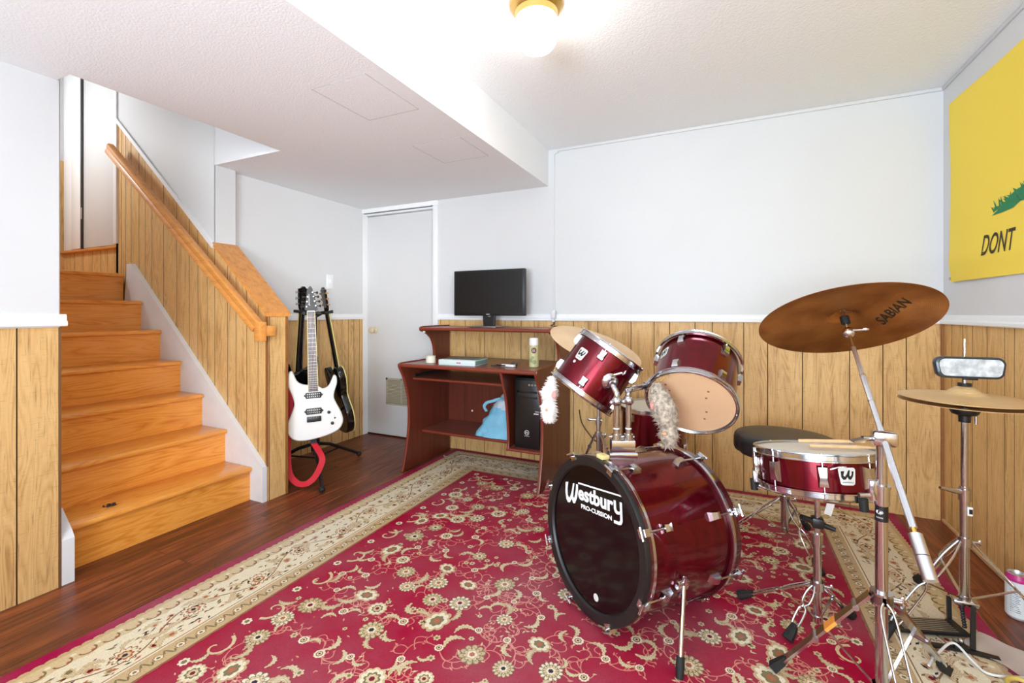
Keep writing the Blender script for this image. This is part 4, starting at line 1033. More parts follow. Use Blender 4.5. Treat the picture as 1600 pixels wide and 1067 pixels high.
# =================================================================== GUITARS
def guitar(name, label, M, outline, body_mat, thick, neck_w, neck_len, head, head_mat, board='rosewood', tuners='black_plastic', pickups=True, binding=False, bev=.008, side=None, fat_neck=False):
    """local frame: x right, y up the neck, z out of the front; origin at the neck joint on the top of the body"""
    g = thing(name, label, 'guitar', tuple(M @ Vector((0, -.2, 0))), 'guitars on the stand')
    mb = MB(); mb.prism(outline, -thick, 0, body_mat, M=M, bev=bev, side=side); b = mb.build('body', g, sharp=50)
    if binding:
        mb = MB(); n = len(outline); mb.tube([(p[0], p[1], -.003) for p in outline], .004, 'cream_binding', 6, closed=True, M=M); mb.build('binding', b)
    mb = MB()
    w0, w1 = neck_w
    mb.prism([(-w1 / 2, -.034), (w1 / 2, -.034), (w1 / 2, .0), (w0 / 2, neck_len), (-w0 / 2, neck_len), (-w1 / 2, .0)], .001, .007, board, M=M); fb = None
    # rounded back of the neck
    prof = [(math.cos(a), -math.sin(a)) for a in [math.pi * k / 10 for k in range(11)]]; vs = []; fs = []
    ys = [-.06, .0, .06, neck_len * .5, neck_len, neck_len + .02]
    for y in ys:
        t = max(0, min(1, y / neck_len)); wd = (w1 + (w0 - w1) * t) / 2
        for c, s in prof: vs.append((wd * c, y, .001 + s * .020))
    k = 11
    for i in range(len(ys) - 1):
        for j in range(k - 1): fs.append((i * k + j, i * k + j + 1, (i + 1) * k + j + 1, (i + 1) * k + j))
    fs.append(list(range(k))); fs.append([(len(ys) - 1) * k + j for j in range(k)])
    mb.add(vs, fs, 'black_gloss', M); nk = mb.build('neck', g)
    mb = MB()
    scale = neck_len + .2075; y_n = neck_len
    for f in range(1, 23):
        y = y_n - scale * (1 - 2 ** (-f / 12)); t = y / neck_len; wd = (w1 + (w0 - w1) * max(0, min(1, t))) / 2
        if y > -.03: mb.box(-wd, wd, y - .0008, y + .0008, .006, .0082, 'fret_metal', M=M)
    mb.box(-w0 / 2, w0 / 2, neck_len - .002, neck_len + .003, .003, .010, 'ink_white', M=M)
    mb.box(-w0 / 2 - .0015, -w0 / 2 + .001, 0, neck_len, .002, .0072, 'cream_binding', M=M @ Matrix.Translation((-(w1 - w0) / 4, 0, 0))) if False else None
    for sgn in (-1, 1): mb.bar([(sgn * w1 / 2, -.034, .004), (sgn * w1 / 2, 0, .004), (sgn * w0 / 2, neck_len, .004)], .003, .0072, 'cream_binding', up=(0, 0, 1), M=M)
    mb.build('fret', nk, smooth=False)
    mb = MB(); mb.prism([(x, y + neck_len) for x, y in head[0]], -.010, .006, head_mat, M=M, bev=.002); hd = mb.build('headstock', g)
    for (x, y, s_) in head[1]:
        mb = MB(); mb.cyl((x, y + neck_len, .006), (x, y + neck_len, .016), .004, tuners if tuners != 'black_plastic' else 'steel', M=M)
        mb.cyl((x, y + neck_len, -.006), (x + s_ * .022, y + neck_len, -.006), .003, tuners, M=M); mb.ball((x + s_ * .028, y + neck_len, -.006), (.007, .009, .005), tuners, 12, M=M, rings=8); mb.build('tuner', hd)
    mb = MB()
    for i in range(6):
        u = (i - 2.5) / 5
        mb.cyl((u * w1 * .82, -.205, .012), (u * w0 * .82, neck_len, .0105), .0003, 'steel', seg=5, M=M)
    mb.build('string', g)
    if pickups:
        for y in (-.058, -.159) if pickups is True else pickups:
            mb = MB(); mb.box(-.046, .046, y - .019, y + .019, 0, .010, 'black_plastic', M=M, bev=.004); mb.prism([(-.058, y), (-.045, y + .012), (-.045, y - .012)], 0, .004, 'black_plastic', M=M); mb.prism([(.058, y), (.045, y - .012), (.045, y + .012)], 0, .004, 'black_plastic', M=M)
            for i in range(7):
                for dy in (-.008, .008): mb.cyl((-.034 + i * .0113, y + dy, .009), (-.034 + i * .0113, y + dy, .0112), .0028, 'steel', seg=8, M=M)
            mb.build('pickup', g)
    return g
S = .15 * 2.9 / 712.67     # metres per outline unit
def from_pic(pts, ox, oy): return [((x - ox) * S, -(y - oy) * S) for x, y in pts]
o1 = from_pic([(100, 112), (122, 140), (150, 215), (190, 252), (245, 268), (306, 272), (366, 298), (400, 320), (450, 300), (485, 240), (505, 192), (522, 186), (540, 215), (540, 280), (514, 360), (508, 430), (535, 500), (572, 580), (592, 660), (580, 720), (540, 770), (460, 805), (350, 830), (220, 843), (130, 830), (75, 790), (50, 735), (55, 650), (90, 560), (115, 490), (120, 440), (100, 360), (70, 280), (62, 200), (75, 132)], 306, 285)
o1 = [(p.x, p.y) for p in smooth_pts([(x, y, 0) for x, y in o1], 3, closed=True)]
head1 = ([(-.022, 0), (.022, 0), (.040, .012), (.036, .035), (.010, .150), (.0, .166), (-.022, .140), (-.034, .03), (-.038, .012)],
         [(-.026, .03, -1), (-.022, .062, -1), (-.018, .094, -1), (.028, .035, 1), (.023, .065, 1), (.017, .095, 1), (.011, .122, 1)])
# white guitar in front: faces the camera side, leaning back in its hanger
def gframe(c, yaw, lean, roll=0):
    """yaw: heading of the front (degrees, world), lean: top leaning back, roll: tilt in its own plane"""
    n = Vector((math.cos(R(yaw)) * math.cos(R(lean)), math.sin(R(yaw)) * math.cos(R(lean)), math.sin(R(lean))))
    M = frame(c, n); return M @ Matrix.Rotation(R(roll), 4, 'Z')
gp = Vector((-2.385, 2.085, 0)); GY = math.degrees(math.atan2(-2.085, 2.385))
MG1 = gframe((-2.395, 2.105, .628), GY, 4, 1.5)
g1 = guitar('electric_guitar', 'white electric guitar with black headstock, in front on the guitar stand', MG1, o1, 'white_gloss', .042, (.046, .058), .48, head1, 'headstock_black')
mb = MB(); put_text(mb, 'Jackson', 'ink_white', lambda a, b: tuple(MG1 @ Vector((-.004 - b, .515 + a, .0066))), 0, .075, 0, .011, shear=.2); mb.build('headstock_script', g1, smooth=False)
mb = MB(); mb.box(-.042, .042, -.226, -.192, 0, .012, 'black_plastic', M=MG1, bev=.003); mb.build('bridge', g1)
for x, y in ((.088, -.175), (.107, -.247)):
    mb = MB(); mb.lathe([(.010, 0), (.0095, .014), (.006, .016), (0, .016)], 'black_plastic', 20, MG1 @ tr(x, y, 0)); mb.build('control_knob', g1)
mb = MB(); mb.box(.118, .122, -.225, -.185, 0, .001, 'steel', M=MG1); mb.ball((.124, -.215, .008), .005, 'black_plastic', 10, M=MG1, rings=6); mb.build('selector', g1)

# black single cut guitar, turned away on the right arm of the stand
lp = smooth_pts([(-.03, 0, 0), (-.075, .030, 0), (-.125, .018, 0), (-.148, -.045, 0), (-.135, -.11, 0), (-.118, -.155, 0), (-.135, -.21, 0), (-.168, -.28, 0), (-.165, -.36, 0), (-.12, -.425, 0), (-.04, -.448, 0), (.05, -.445, 0), (.13, -.415, 0), (.168, -.345, 0), (.165, -.27, 0), (.132, -.205, 0), (.116, -.155, 0), (.128, -.10, 0), (.142, -.045, 0), (.135, -.005, 0), (.11, .008, 0), (.085, -.02, 0), (.065, -.055, 0), (.04, -.06, 0), (.03, -.03, 0)], 3, closed=True)
lp = [(p.x, p.y) for p in lp]
head2 = ([(-.021, 0), (.021, 0), (.032, .03), (.040, .145), (.02, .15), (.008, .162), (-.008, .162), (-.02, .15), (-.040, .145), (-.032, .03)],
         [(-.028, .04, -1), (-.031, .08, -1), (-.034, .12, -1), (.028, .04, 1), (.031, .08, 1), (.034, .12, 1)])
MG2 = gframe((-2.49, 2.40, .70), 66, 10, 0)
g2 = guitar('electric_guitar', 'black single-cut guitar with gold tuners, turned away, right on the stand', MG2, lp, 'black_gloss', .052, (.043, .056), .42, head2, 'black_gloss', tuners='gold', pickups=(-.13, -.22), binding=True)
MG3 = gframe((-2.70, 2.25, .70), 183, 4, 0)
g3 = guitar('electric_guitar', 'black guitar with a red strap, mostly hidden behind the white guitar', MG3, [(x * .92, y * .92) for x, y in o1], 'black_gloss', .042, (.043, .056), .42, head2, 'black_gloss', tuners='steel', pickups=(-.13, -.2))
mb = MB()
path = smooth_pts([(-2.602, 2.115, 0.668), (-2.571, 2.075, 0.467), (-2.539, 2.034, 0.231), (-2.479, 1.996, 0.097), (-2.422, 2.001, 0.04), (-2.368, 2.026, 0.032), (-2.326, 2.057, 0.072), (-2.297, 2.081, 0.149), (-2.302, 2.09, 0.19), (-2.348, 2.102, 0.225), (-2.398, 2.111, 0.261)], 6)
mb.bar(path, .036, .003, 'red_nylon', up=(.55, -.35, .5)); stp = mb.build('strap', g3); stp['label'] = 'red woven strap hanging to the floor'
mb = MB(); mb.bar(smooth_pts([(-2.394, 2.108, 0.259), (-2.418, 2.124, 0.305), (-2.467, 2.156, 0.376)], 6), .038, .004, 'black_nylon', up=(.6, -.6, .1)); mb.build('strap_end', stp)

# three way stand
sx, sy = -2.558, 2.266
gs = thing('guitar_stand', 'black folding floor stand holding three guitars', 'guitar stand', (sx, sy, 0))
mb = MB(); mb.cyl((sx, sy, .12), (sx, sy, .62), .014, 'black_plastic'); mb.cyl((sx, sy, .60), (sx, sy, 1.07), .011, 'black_plastic'); mb.cyl((sx, sy, .59), (sx, sy, .63), .02, 'black_plastic'); mb.build('pole', gs)
mb = MB(); mb.cyl((sx, sy, .15), (sx, sy, .23), .028, 'black_plastic'); mb.build('hub', gs)
for fx_, fy_ in ((-2.235, 2.03), (-2.548, 2.668), (-2.90, 2.10)):
    mb = MB(); v = Vector((fx_ - sx, fy_ - sy, 0)); e = Vector((sx, sy, 0)) + v
    mb.tube([(sx, sy, .20), (sx + v.x * .3, sy + v.y * .3, .165), (e.x, e.y, .022)], [.012, .012, .011], 'black_plastic', 10); mb.ball((e.x, e.y, .018), (.019, .019, .017), 'black_rubber', 14)
    mb.tube([(sx, sy, .10), (sx + v.x * .5, sy + v.y * .5, .115)], .006, 'black_plastic', 8); mb.build('leg', gs)
for Mg, nl in ((MG1, .48), (MG2, .42), (MG3, .42)):
    mb = MB()
    for s_ in (-1, 1):
        mb.tube([Mg @ Vector((s_ * .012, nl - .012, -.035)), Mg @ Vector((s_ * .040, nl - .012, -.03)), Mg @ Vector((s_ * .042, nl - .012, .022))], .011, 'black_rubber', 10)
    b_ = Mg @ Vector((0, nl - .012, -.045)); mb.tube([(sx, sy, 1.06), (sx, sy, 1.075), b_], [.012, .014, .014], 'black_plastic', 10); mb.build('hanger', gs)
    q = Mg @ Vector((0, -.30, -.058)); mb = MB(); mb.tube([(sx, sy, .42), q], .008, 'black_plastic', 8); mb.build('body_rest', gs)

# =================================================================== DRUM KIT
def hoop_ring(mb, r, z0, z1, M, mat='chrome'):
    """pressed steel hoop: flanged top and bottom"""
    prof = [(r - .004, z0), (r + .004, z0), (r + .004, z0 + .003), (r - .0005, z0 + .005), (r - .0005, z1 - .006), (r + .003, z1 - .003), (r + .002, z1), (r - .002, z1 + .001), (r - .004, z1 - .001)]
    mb.lathe(prof, mat, 72, M, closed=True)
def lug_at(mb, R_, ang, z0, z1, M, mat='chrome', w_=.0145, h_=.018):
    """tapered tension lug standing on the shell between z0 and z1"""
    A = M @ rotz(R(ang)); hm = (z1 - z0)
    pr = [(R_ - .002, z0), (R_ + h_ * .75, z0 + hm * .08), (R_ + h_, z0 + hm * .45), (R_ + h_ * .8, z1 - hm * .06), (R_ - .002, z1)]
    vs = []; n = len(pr)
    ws = [w_, w_ * .85, w_ * .65, w_ * .8, w_]
    for sgn in (-1, 1):
        for (x, z), q in zip(pr, ws): vs.append((x, sgn * q, z))
    fs = [list(range(n))[::-1], list(range(n, 2 * n))] + [(i, (i + 1) % n, n + (i + 1) % n, n + i) for i in range(n)]
    mb.add(vs, fs, mat, A)
def rod_at(mb, R_, ang, z0, z1, M, r=.0026):
    A = M @ rotz(R(ang)); mb.cyl((R_, 0, z0), (R_, 0, z1), r, 'chrome', seg=8, M=A); mb.cyl((R_, 0, z1), (R_, 0, z1 + .006), .0045, 'chrome', seg=8, M=A)
def w_badge(parent, M, R_, ang, z, w_, h_, flip=1, up=1, sub=True, rot=0):
    """silver badge with a black swooping W; laid on the shell"""
    def on(x, y, o=0.0008):
        c, s = math.cos(rot), math.sin(rot); x, y = x * c - y * s, x * s + y * c
        a = R(ang) + flip * x / R_; return tuple(M @ Vector(((R_ + o) * math.cos(a), (R_ + o) * math.sin(a), z + up * y)))
    mb = MB(); out = []
    for cx, cy, a0 in ((1, 1, 0), (-1, 1, 90), (-1, -1, 180), (1, -1, 270)):
        wid = w_ / 2 if cy > 0 else w_ / 2 * .84
        for k in range(6): a = R(a0 + k * 18); out.append((cx * (wid - .008) + .008 * math.cos(a), cy * (h_ / 2 - .008) + .008 * math.sin(a)))
    drape(mb, out, on, 'badge_silver'); b = mb.build('badge', parent, smooth=False)
    mb = MB(); k = w_ / .05
    def blob(pts): drape(mb, [(x * k, y * k + .003 * k) for x, y in pts], lambda x, y: on(x, y, .0016), 'ink_black', 2)
    blob([(-.018, .012), (-.008, .013), (-.012, .000), (-.008, -.004), (-.002, .004), (.003, .015), (.001, .004), (-.001, -.004), (-.006, -.012), (-.013, -.013), (-.018, -.006)])
    blob([(-.001, -.004), (.003, -.012), (.009, -.012), (.016, -.002), (.019, .012), (.013, .013), (.012, .003), (.008, -.003), (.005, .000), (.008, .016), (.003, .015)])
    if sub: put_text(mb, 'westbury', 'ink_black', lambda x, y: on(x, y, .0014), -.016 * k, .016 * k, -.021 * k, -.014 * k, bold=.01)
    mb.build('emblem', b, smooth=False)
def drum(name, label, M, R_, L_, hoop_r, lugs, lug_top=True, lug_bot=True, head_top='drum_head_tan', head_bot='drum_head_tan', long_lugs=False, loc=None, lug_len=.044, group=None, stagger=0):
    t = thing(name, label, 'drum', loc or tuple(M @ Vector((0, 0, 0))), group)
    mb = MB(); mb.lathe([(R_ - .006, .012), (R_, .012), (R_, L_ - .012), (R_ - .006, L_ - .012)], 'red_lacquer', 72, M, closed=True); mb.build('shell', t)
    for z0, z1, nm in ((L_ - .024, L_, 'hoop'), (0, .024, 'hoop')):
        mb = MB(); MM = M if z0 > .01 else M @ tr(0, 0, .024) @ Matrix.Rotation(math.pi, 4, 'X')
        hoop_ring(mb, hoop_r, 0, .024, MM @ tr(0, 0, L_ - .024) if z0 > .01 else MM); mb.build(nm, t)
    mb = MB(); mb.disc(hoop_r - .004, L_ - .007, head_top, 64, M); mb.lathe([(hoop_r - .010, L_ - .006), (hoop_r - .004, L_ - .006), (hoop_r - .004, L_ - .011)], 'steel', 64, M); mb.build('batter_head', t)
    mb = MB(); mb.disc(hoop_r - .004, .007, head_bot, 64, M); mb.lathe([(hoop_r - .010, .006), (hoop_r - .004, .006), (hoop_r - .004, .011)], 'steel', 64, M); mb.build('resonant_head', t)
    for a in lugs:
        if long_lugs:
            mb = MB(); lug_at(mb, R_, a, L_ * .5 - .034, L_ * .5 + .034, M, w_=.0145, h_=.020); rod_at(mb, R_ + .011, a, L_ * .5, L_ - .004, M); rod_at(mb, R_ + .011, a, .004, L_ * .5, M); mb.build('lug', t)
        else:
            if lug_top: mb = MB(); lug_at(mb, R_, a, L_ - .030 - lug_len, L_ - .030, M); rod_at(mb, R_ + .009, a, L_ - .034, L_ - .002, M); mb.build('lug', t)
            if lug_bot: mb = MB(); lug_at(mb, R_, a + stagger, .030, .030 + lug_len, M); rod_at(mb, R_ + .009, a + stagger, .002, .034, M); mb.build('lug', t)
    return t
FZ = (0, 0, 1)
# ---- bass drum
BC = Vector((-.434, 1.577, .297 + RUG)); BN = Vector((.597, .801, -.055)).normalized(); BL = .44; BR = .262; BH = .275
MBD = frame(BC, BN)
bd = thing('bass_drum', 'dark red bass drum lying on its side, black front head, on the rug', 'drum', (-.30, 1.75, RUG))
mb = MB(); mb.lathe([(BR - .006, .02), (BR, .02), (BR, BL - .02), (BR - .006, BL - .02)], 'red_lacquer', 96, MBD, closed=True); mb.build('shell', bd)
for z0, z1, zi in ((0, .042, .040), (BL - .042, BL, BL - .040)):
    mb = MB(); mb.lathe([(BH - .012, z0), (BH - .002, z0), (BH, z0 + .002), (BH, z1 - .002), (BH - .002, z1), (BH - .012, z1)], 'maroon_hoop', 96, MBD, closed=True); hp = mb.build('hoop', bd)
    mb = MB(); c_ = .033 if z0 == 0 else BL - .033; mb.lathe([(BH - .001, c_ - .006), (BH + .0012, c_ - .005), (BH + .0012, c_ + .005), (BH - .001, c_ + .006)], 'chrome', 96, MBD, closed=True); mb.build('inlay', hp)['label'] = 'chrome strip around the hoop'
mb = MB(); mb.disc(BH - .035, .009, 'black_head', 80, MBD); mb.build('front_head', bd)
mb = MB(); mb.lathe([(BH - .037, .012), (BH - .037, .006), (BH - .032, -.001), (BH - .014, -.004), (BH - .002, -.003), (BH + .001, .003), (BH + .001, .016), (BH - .012, .018)], 'black_plastic', 96, MBD); mb.build('head_collar', bd)['label'] = 'black rim around the front head'
mb = MB(); mb.disc(BH - .012, BL - .008, 'drum_head_white', 64, MBD); mb.build('batter_head', bd)
# script on the front head: head coordinates x right, y up as seen from the front
def onhead(x, y):
    c, s_ = math.cos(R(7)), math.sin(R(7)); x, y = x - .13, y - .189; x, y = .13 + x * c - y * s_, .189 + x * s_ + y * c
    return tuple(MBD @ Vector((-x, y, .0078)))
mb = MB()
k = 1.0
def hp_(pts): mb.add([onhead(x, y) for x, y in pts], [list(range(len(pts)))], 'ink_white')
hp_([(-.178, .172), (-.160, .176), (-.166, .150), (-.166, .128), (-.158, .118), (-.150, .124), (-.138, .148), (-.130, .176), (-.128, .172), (-.132, .140), (-.140, .118), (-.152, .102), (-.166, .100), (-.176, .110), (-.181, .135)])
hp_([(-.140, .118), (-.132, .104), (-.120, .106), (-.106, .128), (-.098, .160), (-.098, .178), (-.110, .178), (-.112, .160), (-.118, .138), (-.124, .124), (-.130, .128), (-.128, .145), (-.120, .178), (-.130, .176), (-.132, .140)])
hp_([(-.096, .181), (.146, .186), (.146, .191), (-.096, .187)])
put_text(mb, 'estbur', 'ink_white', onhead, -.098, .098, .126, .178, bold=.035, shear=.03)
hp_([(.100, .168), (.111, .168), (.112, .142), (.117, .136), (.126, .136), (.130, .140), (.130, .168), (.141, .168), (.141, .108), (.134, .097), (.122, .094), (.098, .094), (.098, .104), (.120, .104), (.128, .107), (.130, .114), (.130, .129), (.122, .126), (.112, .126), (.104, .131), (.100, .140)])
put_text(mb, 'PRO-CUSSION', 'ink_white', onhead, -.082, .088, .098, .114, bold=.04)
mb.build('front_script', bd, smooth=False)
mb = MB(); mb.lathe([(0, .001), (.012, .001), (.013, 0)], 'badge_silver', 20, MBD @ tr(-.035, -.195, .0078) @ Matrix.Rotation(math.pi, 4, 'X')); mb.build('sticker', bd)
# lugs, T-rods and claws
def claw_set(a, front):
    A = MBD @ rotz(R(a)); sg = 1 if front else -1; z_ = (lambda d: d) if front else (lambda d: BL - d)
    mb = MB()
    zs = [z_(.085), z_(.128)]; pr = [(BR - .002, zs[0]), (BR + .020, z_(.090)), (BR + .024, z_(.105)), (BR + .016, z_(.124)), (BR - .002, zs[1])]
    vs = []; n = 5
    for s_, q in ((-1, 1), (1, 1)):
        for (x, z), ww in zip(pr, (.015, .011, .010, .012, .015)): vs.append((x, s_ * ww, z))
    mb.add(vs, [list(range(n))[::-1], list(range(n, 2 * n))] + [(i, (i + 1) % n, n + (i + 1) % n, n + i) for i in range(n)], 'chrome', A); l = mb.build('lug', bd)
    mb = MB(); mb.cyl((BR + .014, 0, z_(-.016)), (BR + .014, 0, z_(.10)), .0035, 'chrome', seg=10, M=A)
    mb.cyl((BH + .010, -.020, z_(-.014)), (BH + .010, .020, z_(-.014)), .0042, 'chrome', seg=10, M=A); mb.build('tension_rod', bd)
    mb = MB(); mb.bar([(BH + .012, 0, z_(.012)), (BH + .013, 0, z_(-.004)), (BH + .004, 0, z_(-.010)), (BH - .010, 0, z_(-.008))], [.022, .026, .030, .020], .004, 'chrome', up=(1, 0, 0) if False else (0, 1, 0), M=A) if False else None
    pts = [(BH + .0145, z_(.016)), (BH + .0145, z_(-.004)), (BH + .006, z_(-.008)), (BH - .014, z_(-.006)), (BH - .014, z_(-.003)), (BH + .003, z_(-.004)), (BH + .003, z_(.016))]
    vs = []; n = len(pts)
    for s_ in (-1, 1):
        for i, (x, z) in enumerate(pts): vs.append((x, s_ * (.014 if i in (3, 4) else .011), z))
    mb.add(vs, [list(range(n))[::-1], list(range(n, 2 * n))] + [(i, (i + 1) % n, n + (i + 1) % n, n + i) for i in range(n)], 'chrome', A); mb.build('claw', bd)
for i in range(8):
    claw_set(20 + 45 * i, True); claw_set(19.5 + 45 * i, False)
for a, z in ((93, .012), (82, BL - .06)):
    mb = MB(); A = MBD @ rotz(R(a)); mb.box(BH + .001, BH + .016, -.017, .017, z, z + .034, 'cream_block', M=A, bev=.003); mb.build('hoop_pad', bd)['label'] = 'yellowed pad on the hoop'
# spurs
for ang, foot in ((-166, (-.125, 1.440, RUG)), (-14, (-.62, 1.845, RUG))):
    A = MBD @ rotz(R(ang)); base = A @ Vector((BR + .004, 0, .158)); f = Vector(foot)
    mb = MB(); mb.box(BR - .003, BR + .022, -.018, .018, .135, .185, 'chrome', M=A, bev=.006); mb.cyl((BR + .018, -.03, .16), (BR + .018, .03, .16), .006, 'chrome', M=A); mb.box(BR + .012, BR + .024, .024, .040, .150, .172, 'chrome', M=A, bev=.003)
    s_ = mb.build('spur', bd)
    b2 = A @ Vector((BR + .020, 0, .16)); dv = (f - b2).normalized()
    mb = MB(); mb.cyl(b2 - dv * .03, f - dv * .03, .0075, 'chrome', seg=14); mb.build('rod', s_)
    mb = MB(); mb.tube([f - dv * .055, f - dv * .03, f], [.012, .013, .011], 'black_rubber', 14); mb.build('rubber_foot', s_)
# tom mount on top: base block, two posts, two arms
tm = None
mb = MB(); A = MBD @ rotz(R(88)); P0 = Vector((-.374, 1.724, 0)); P1 = Vector((-.333, 1.744, 0))
top = .297 + RUG + BR - .01
mb.prism([(-.052, -.022), (.052, -.022), (.052, .022), (-.052, .022)], 0, .020, 'chrome', M=tr(-.3535, 1.734, top - .004) @ rotz(R(26)), bev=.006)
mb.prism([(-.044, -.018), (.044, -.018), (.044, .018), (-.044, .018)], .018, .066, 'chrome', M=tr(-.3535, 1.734, top - .004) @ rotz(R(26)), bev=.006)
tm = mb.build('tom_mount', bd)
def collar(mb, p, r=.016, h=.016): mb.cyl((p.x, p.y, p.z), (p.x, p.y, p.z + h), r, 'chrome', seg=18)
J0 = Vector((-.383, 1.764, .765)); J0 = Vector((P0.x, P0.y, .765)); J1 = Vector((P1.x, P1.y, .768))
for P_, J in ((P0, J0), (P1, J1)):
    mb = MB(); mb.cyl((P_.x, P_.y, top + .03), (P_.x, P_.y, J.z - .01), .0112, 'chrome', seg=18); collar(mb, Vector((P_.x, P_.y, top + .060)), .0175, .022); mb.cyl((P_.x - .026, P_.y - .008, top + .071), (P_.x + .02, P_.y + .008, top + .071), .005, 'chrome')
    mb.build('post', tm)
    mb = MB(); mb.ball((J.x, J.y, J.z), (.021, .021, .019), 'chrome', 20); mb.cyl((J.x - .010, J.y - .03, J.z), (J.x + .010, J.y + .03, J.z), .0075, 'chrome'); mb.ball((J.x - .011, J.y - .034, J.z), .008, 'chrome', 12); mb.build('post_joint', tm)
    mb = MB(); mb.box(P_.x - .0119, P_.x + .0119, P_.y - .0119, P_.y + .0119, .655, .672, 'ink_white', bev=.011); mb.build('tape_wrap', tm)
T1C = Vector((-.556, 1.860, .757)); T1N = Vector((.532, .25, .809)).normalized(); MT1 = frame(T1C, T1N)
T2C = Vector((-.125, 1.87, .748)); T2N = Vector((.076, .80, .597)).normalized(); MT2 = frame(T2C, T2N)
br1 = MT1 @ rotz(R(195)) @ Vector((.150, 0, .115)); br2 = MT2 @ rotz(R(8)) @ Vector((.170, 0, .055))
mb = MB(); mb.tube(smooth_pts([J0, J0 + Vector((0, .0, .03)), (J0 + br1) / 2 + Vector((0, -.012, .022)), br1], 5), .0115, 'chrome', 14); mb.build('arm', tm)
mb = MB(); mb.tube(smooth_pts([J1, J1 + Vector((0, 0, .030)), J1 + Vector((.012, .008, .042)), br2], 5), .0105, 'chrome', 14); mb.ball(tuple(J1 + Vector((.0, .0, .036))), .014, 'chrome', 14); mb.build('arm', tm)

# ---- toms
t1 = drum('tom_drum', 'dark red tom tilted left on the bass drum mount, white toy hanging from it', MT1, .137, .232, .150, [84, 160, 242, 308, 20], group='toms mounted on the bass drum')
w_badge(t1, MT1, .137, 127, .138, .046, .05, flip=1, up=1, rot=math.pi * 0)
mb = MB(); a_ = MT1 @ rotz(R(124)); mb.lathe([(.0, .002), (.006, .0015), (.0065, 0)], 'badge_silver', 16, a_ @ frame((.137, 0, .098), (1, 0, 0))); mb.lathe([(.0, .003), (.0025, .0026)], 'plush_pink', 12, a_ @ frame((.137, 0, .098), (1, 0, 0))); mb.build('vent_grommet', t1)
mb = MB(); A = MT1 @ rotz(R(195)); mb.lathe([(.034, 0), (.034, .006), (.028, .012), (.018, .016), (.016, .034), (0, .034)], 'chrome', 32, A @ frame((.134, 0, .115), (1, 0, 0))); mb.cyl((.156, -.012, .145), (.166, .006, .170), .005, 'chrome', M=A); mb.ball((.168, .010, .175), (.008, .004, .012), 'chrome', 12, M=A); mb.build('mount_bracket', t1)
t2 = drum('tom_drum', 'dark red tom with its pale lower head facing out, grey toy hanging from it', MT2, .155, .247, .168, [15, 75, 136, 195, 255, 315], group='toms mounted on the bass drum')
w_badge(t2, MT2, .155, 45, .165, .046, .05)
mb = MB(); A = MT2 @ rotz(R(8)); mb.lathe([(.034, 0), (.034, .006), (.028, .012), (.018, .016), (.016, .034), (0, .034)], 'chrome', 32, A @ frame((.152, 0, .055), (1, 0, 0))); mb.build('mount_bracket', t2)
mb = MB(); rr = random.Random(3)
for x, y in ((-.07, .07), (-.06, .035), (-.055, -.04), (-.045, -.08), (.07, .06), (.08, .09)):
    mb.lathe([(0, .0006), (.0045, .0003)], 'rug_brown', 12, MT2 @ tr(x, y, .0062) @ Matrix.Rotation(math.pi, 4, 'X')); 
mb.build('head_mark', t2)

# ---- floor tom
MFT = frame((-.386, 2.757, .20), FZ, (0, 1, 0))
ft = drum('floor_tom', 'red floor tom with a white head, behind the bass drum', MFT, .178, .36, .190, [0, 60, 120, 180, 240, 300], head_top='drum_head_white', head_bot='drum_head_white', loc=(-.386, 2.757, RUG))
for a in (-18, 102, 222):
    c, s = math.cos(R(a)), math.sin(R(a)); mb = MB()
    mb.box(.176, .205, -.014, .014, .12, .17, 'chrome', M=MFT @ rotz(R(a)), bev=.005)
    x, y = -.386 + .197 * c, 2.757 + .197 * s; mb.tube([(x, y, .40), (x, y, .10), (x + .03 * c, y + .03 * s, RUG + .03)], .006, 'chrome', 10); mb.tube([(x + .027 * c, y + .027 * s, RUG + .04), (x + .034 * c, y + .034 * s, RUG)], .011, 'black_rubber', 12); mb.build('leg', ft)

# ---- snare drum on its stand
SNN = Vector((-.4247 * .15, .9053 * .15, .985)).normalized(); SC0 = Vector((.283, 1.846, .500))
MSN = frame(SC0, SNN, (0, 1, 0))
sn = drum('snare_drum', 'shallow red snare drum with chrome hoops, drumsticks lying on it', MSN, .172, .138, .184, [-3, 42, 87, 132, -137, -92, -48 + 0], long_lugs=True, head_top='drum_head_white', head_bot='drum_head_white')
w_badge(sn, MSN, .172, -70, .074, .050, .052)
mb = MB(); A = MSN @ rotz(R(186)); mb.box(.170, .192, -.016, .016, .045, .100, 'chrome', M=A, bev=.005); mb.box(.180, .196, -.010, .010, .01, .05, 'steel', M=A, bev=.003); mb.cyl((.188, -.02, .05), (.188, .03, .05), .006, 'chrome', M=A); mb.cyl((.186, 0, .1), (.186, 0, .128), .005, 'chrome', M=A); mb.build('strainer', sn)
mb = MB(); A = MSN @ rotz(R(-86)); mb.bar([(.185, -.0, .095), (.188, .022, .104), (.187, .042, .106)], .007, .003, 'chrome', M=A); mb.build('throw_off', sn)
ss = thing('snare_stand', 'chrome tripod stand carrying the snare drum', 'stand', (.283, 1.856, RUG))
bx_, by_ = .283, 1.856
mb = MB(); mb.cyl((bx_, by_, .30), (bx_, by_, .46), .009, 'chrome'); mb.cyl((bx_, by_, RUG + .03), (bx_, by_, .33), .0125, 'chrome'); mb.cyl((bx_, by_, .31), (bx_, by_, .345), .017, 'chrome'); mb.build('pole', ss)
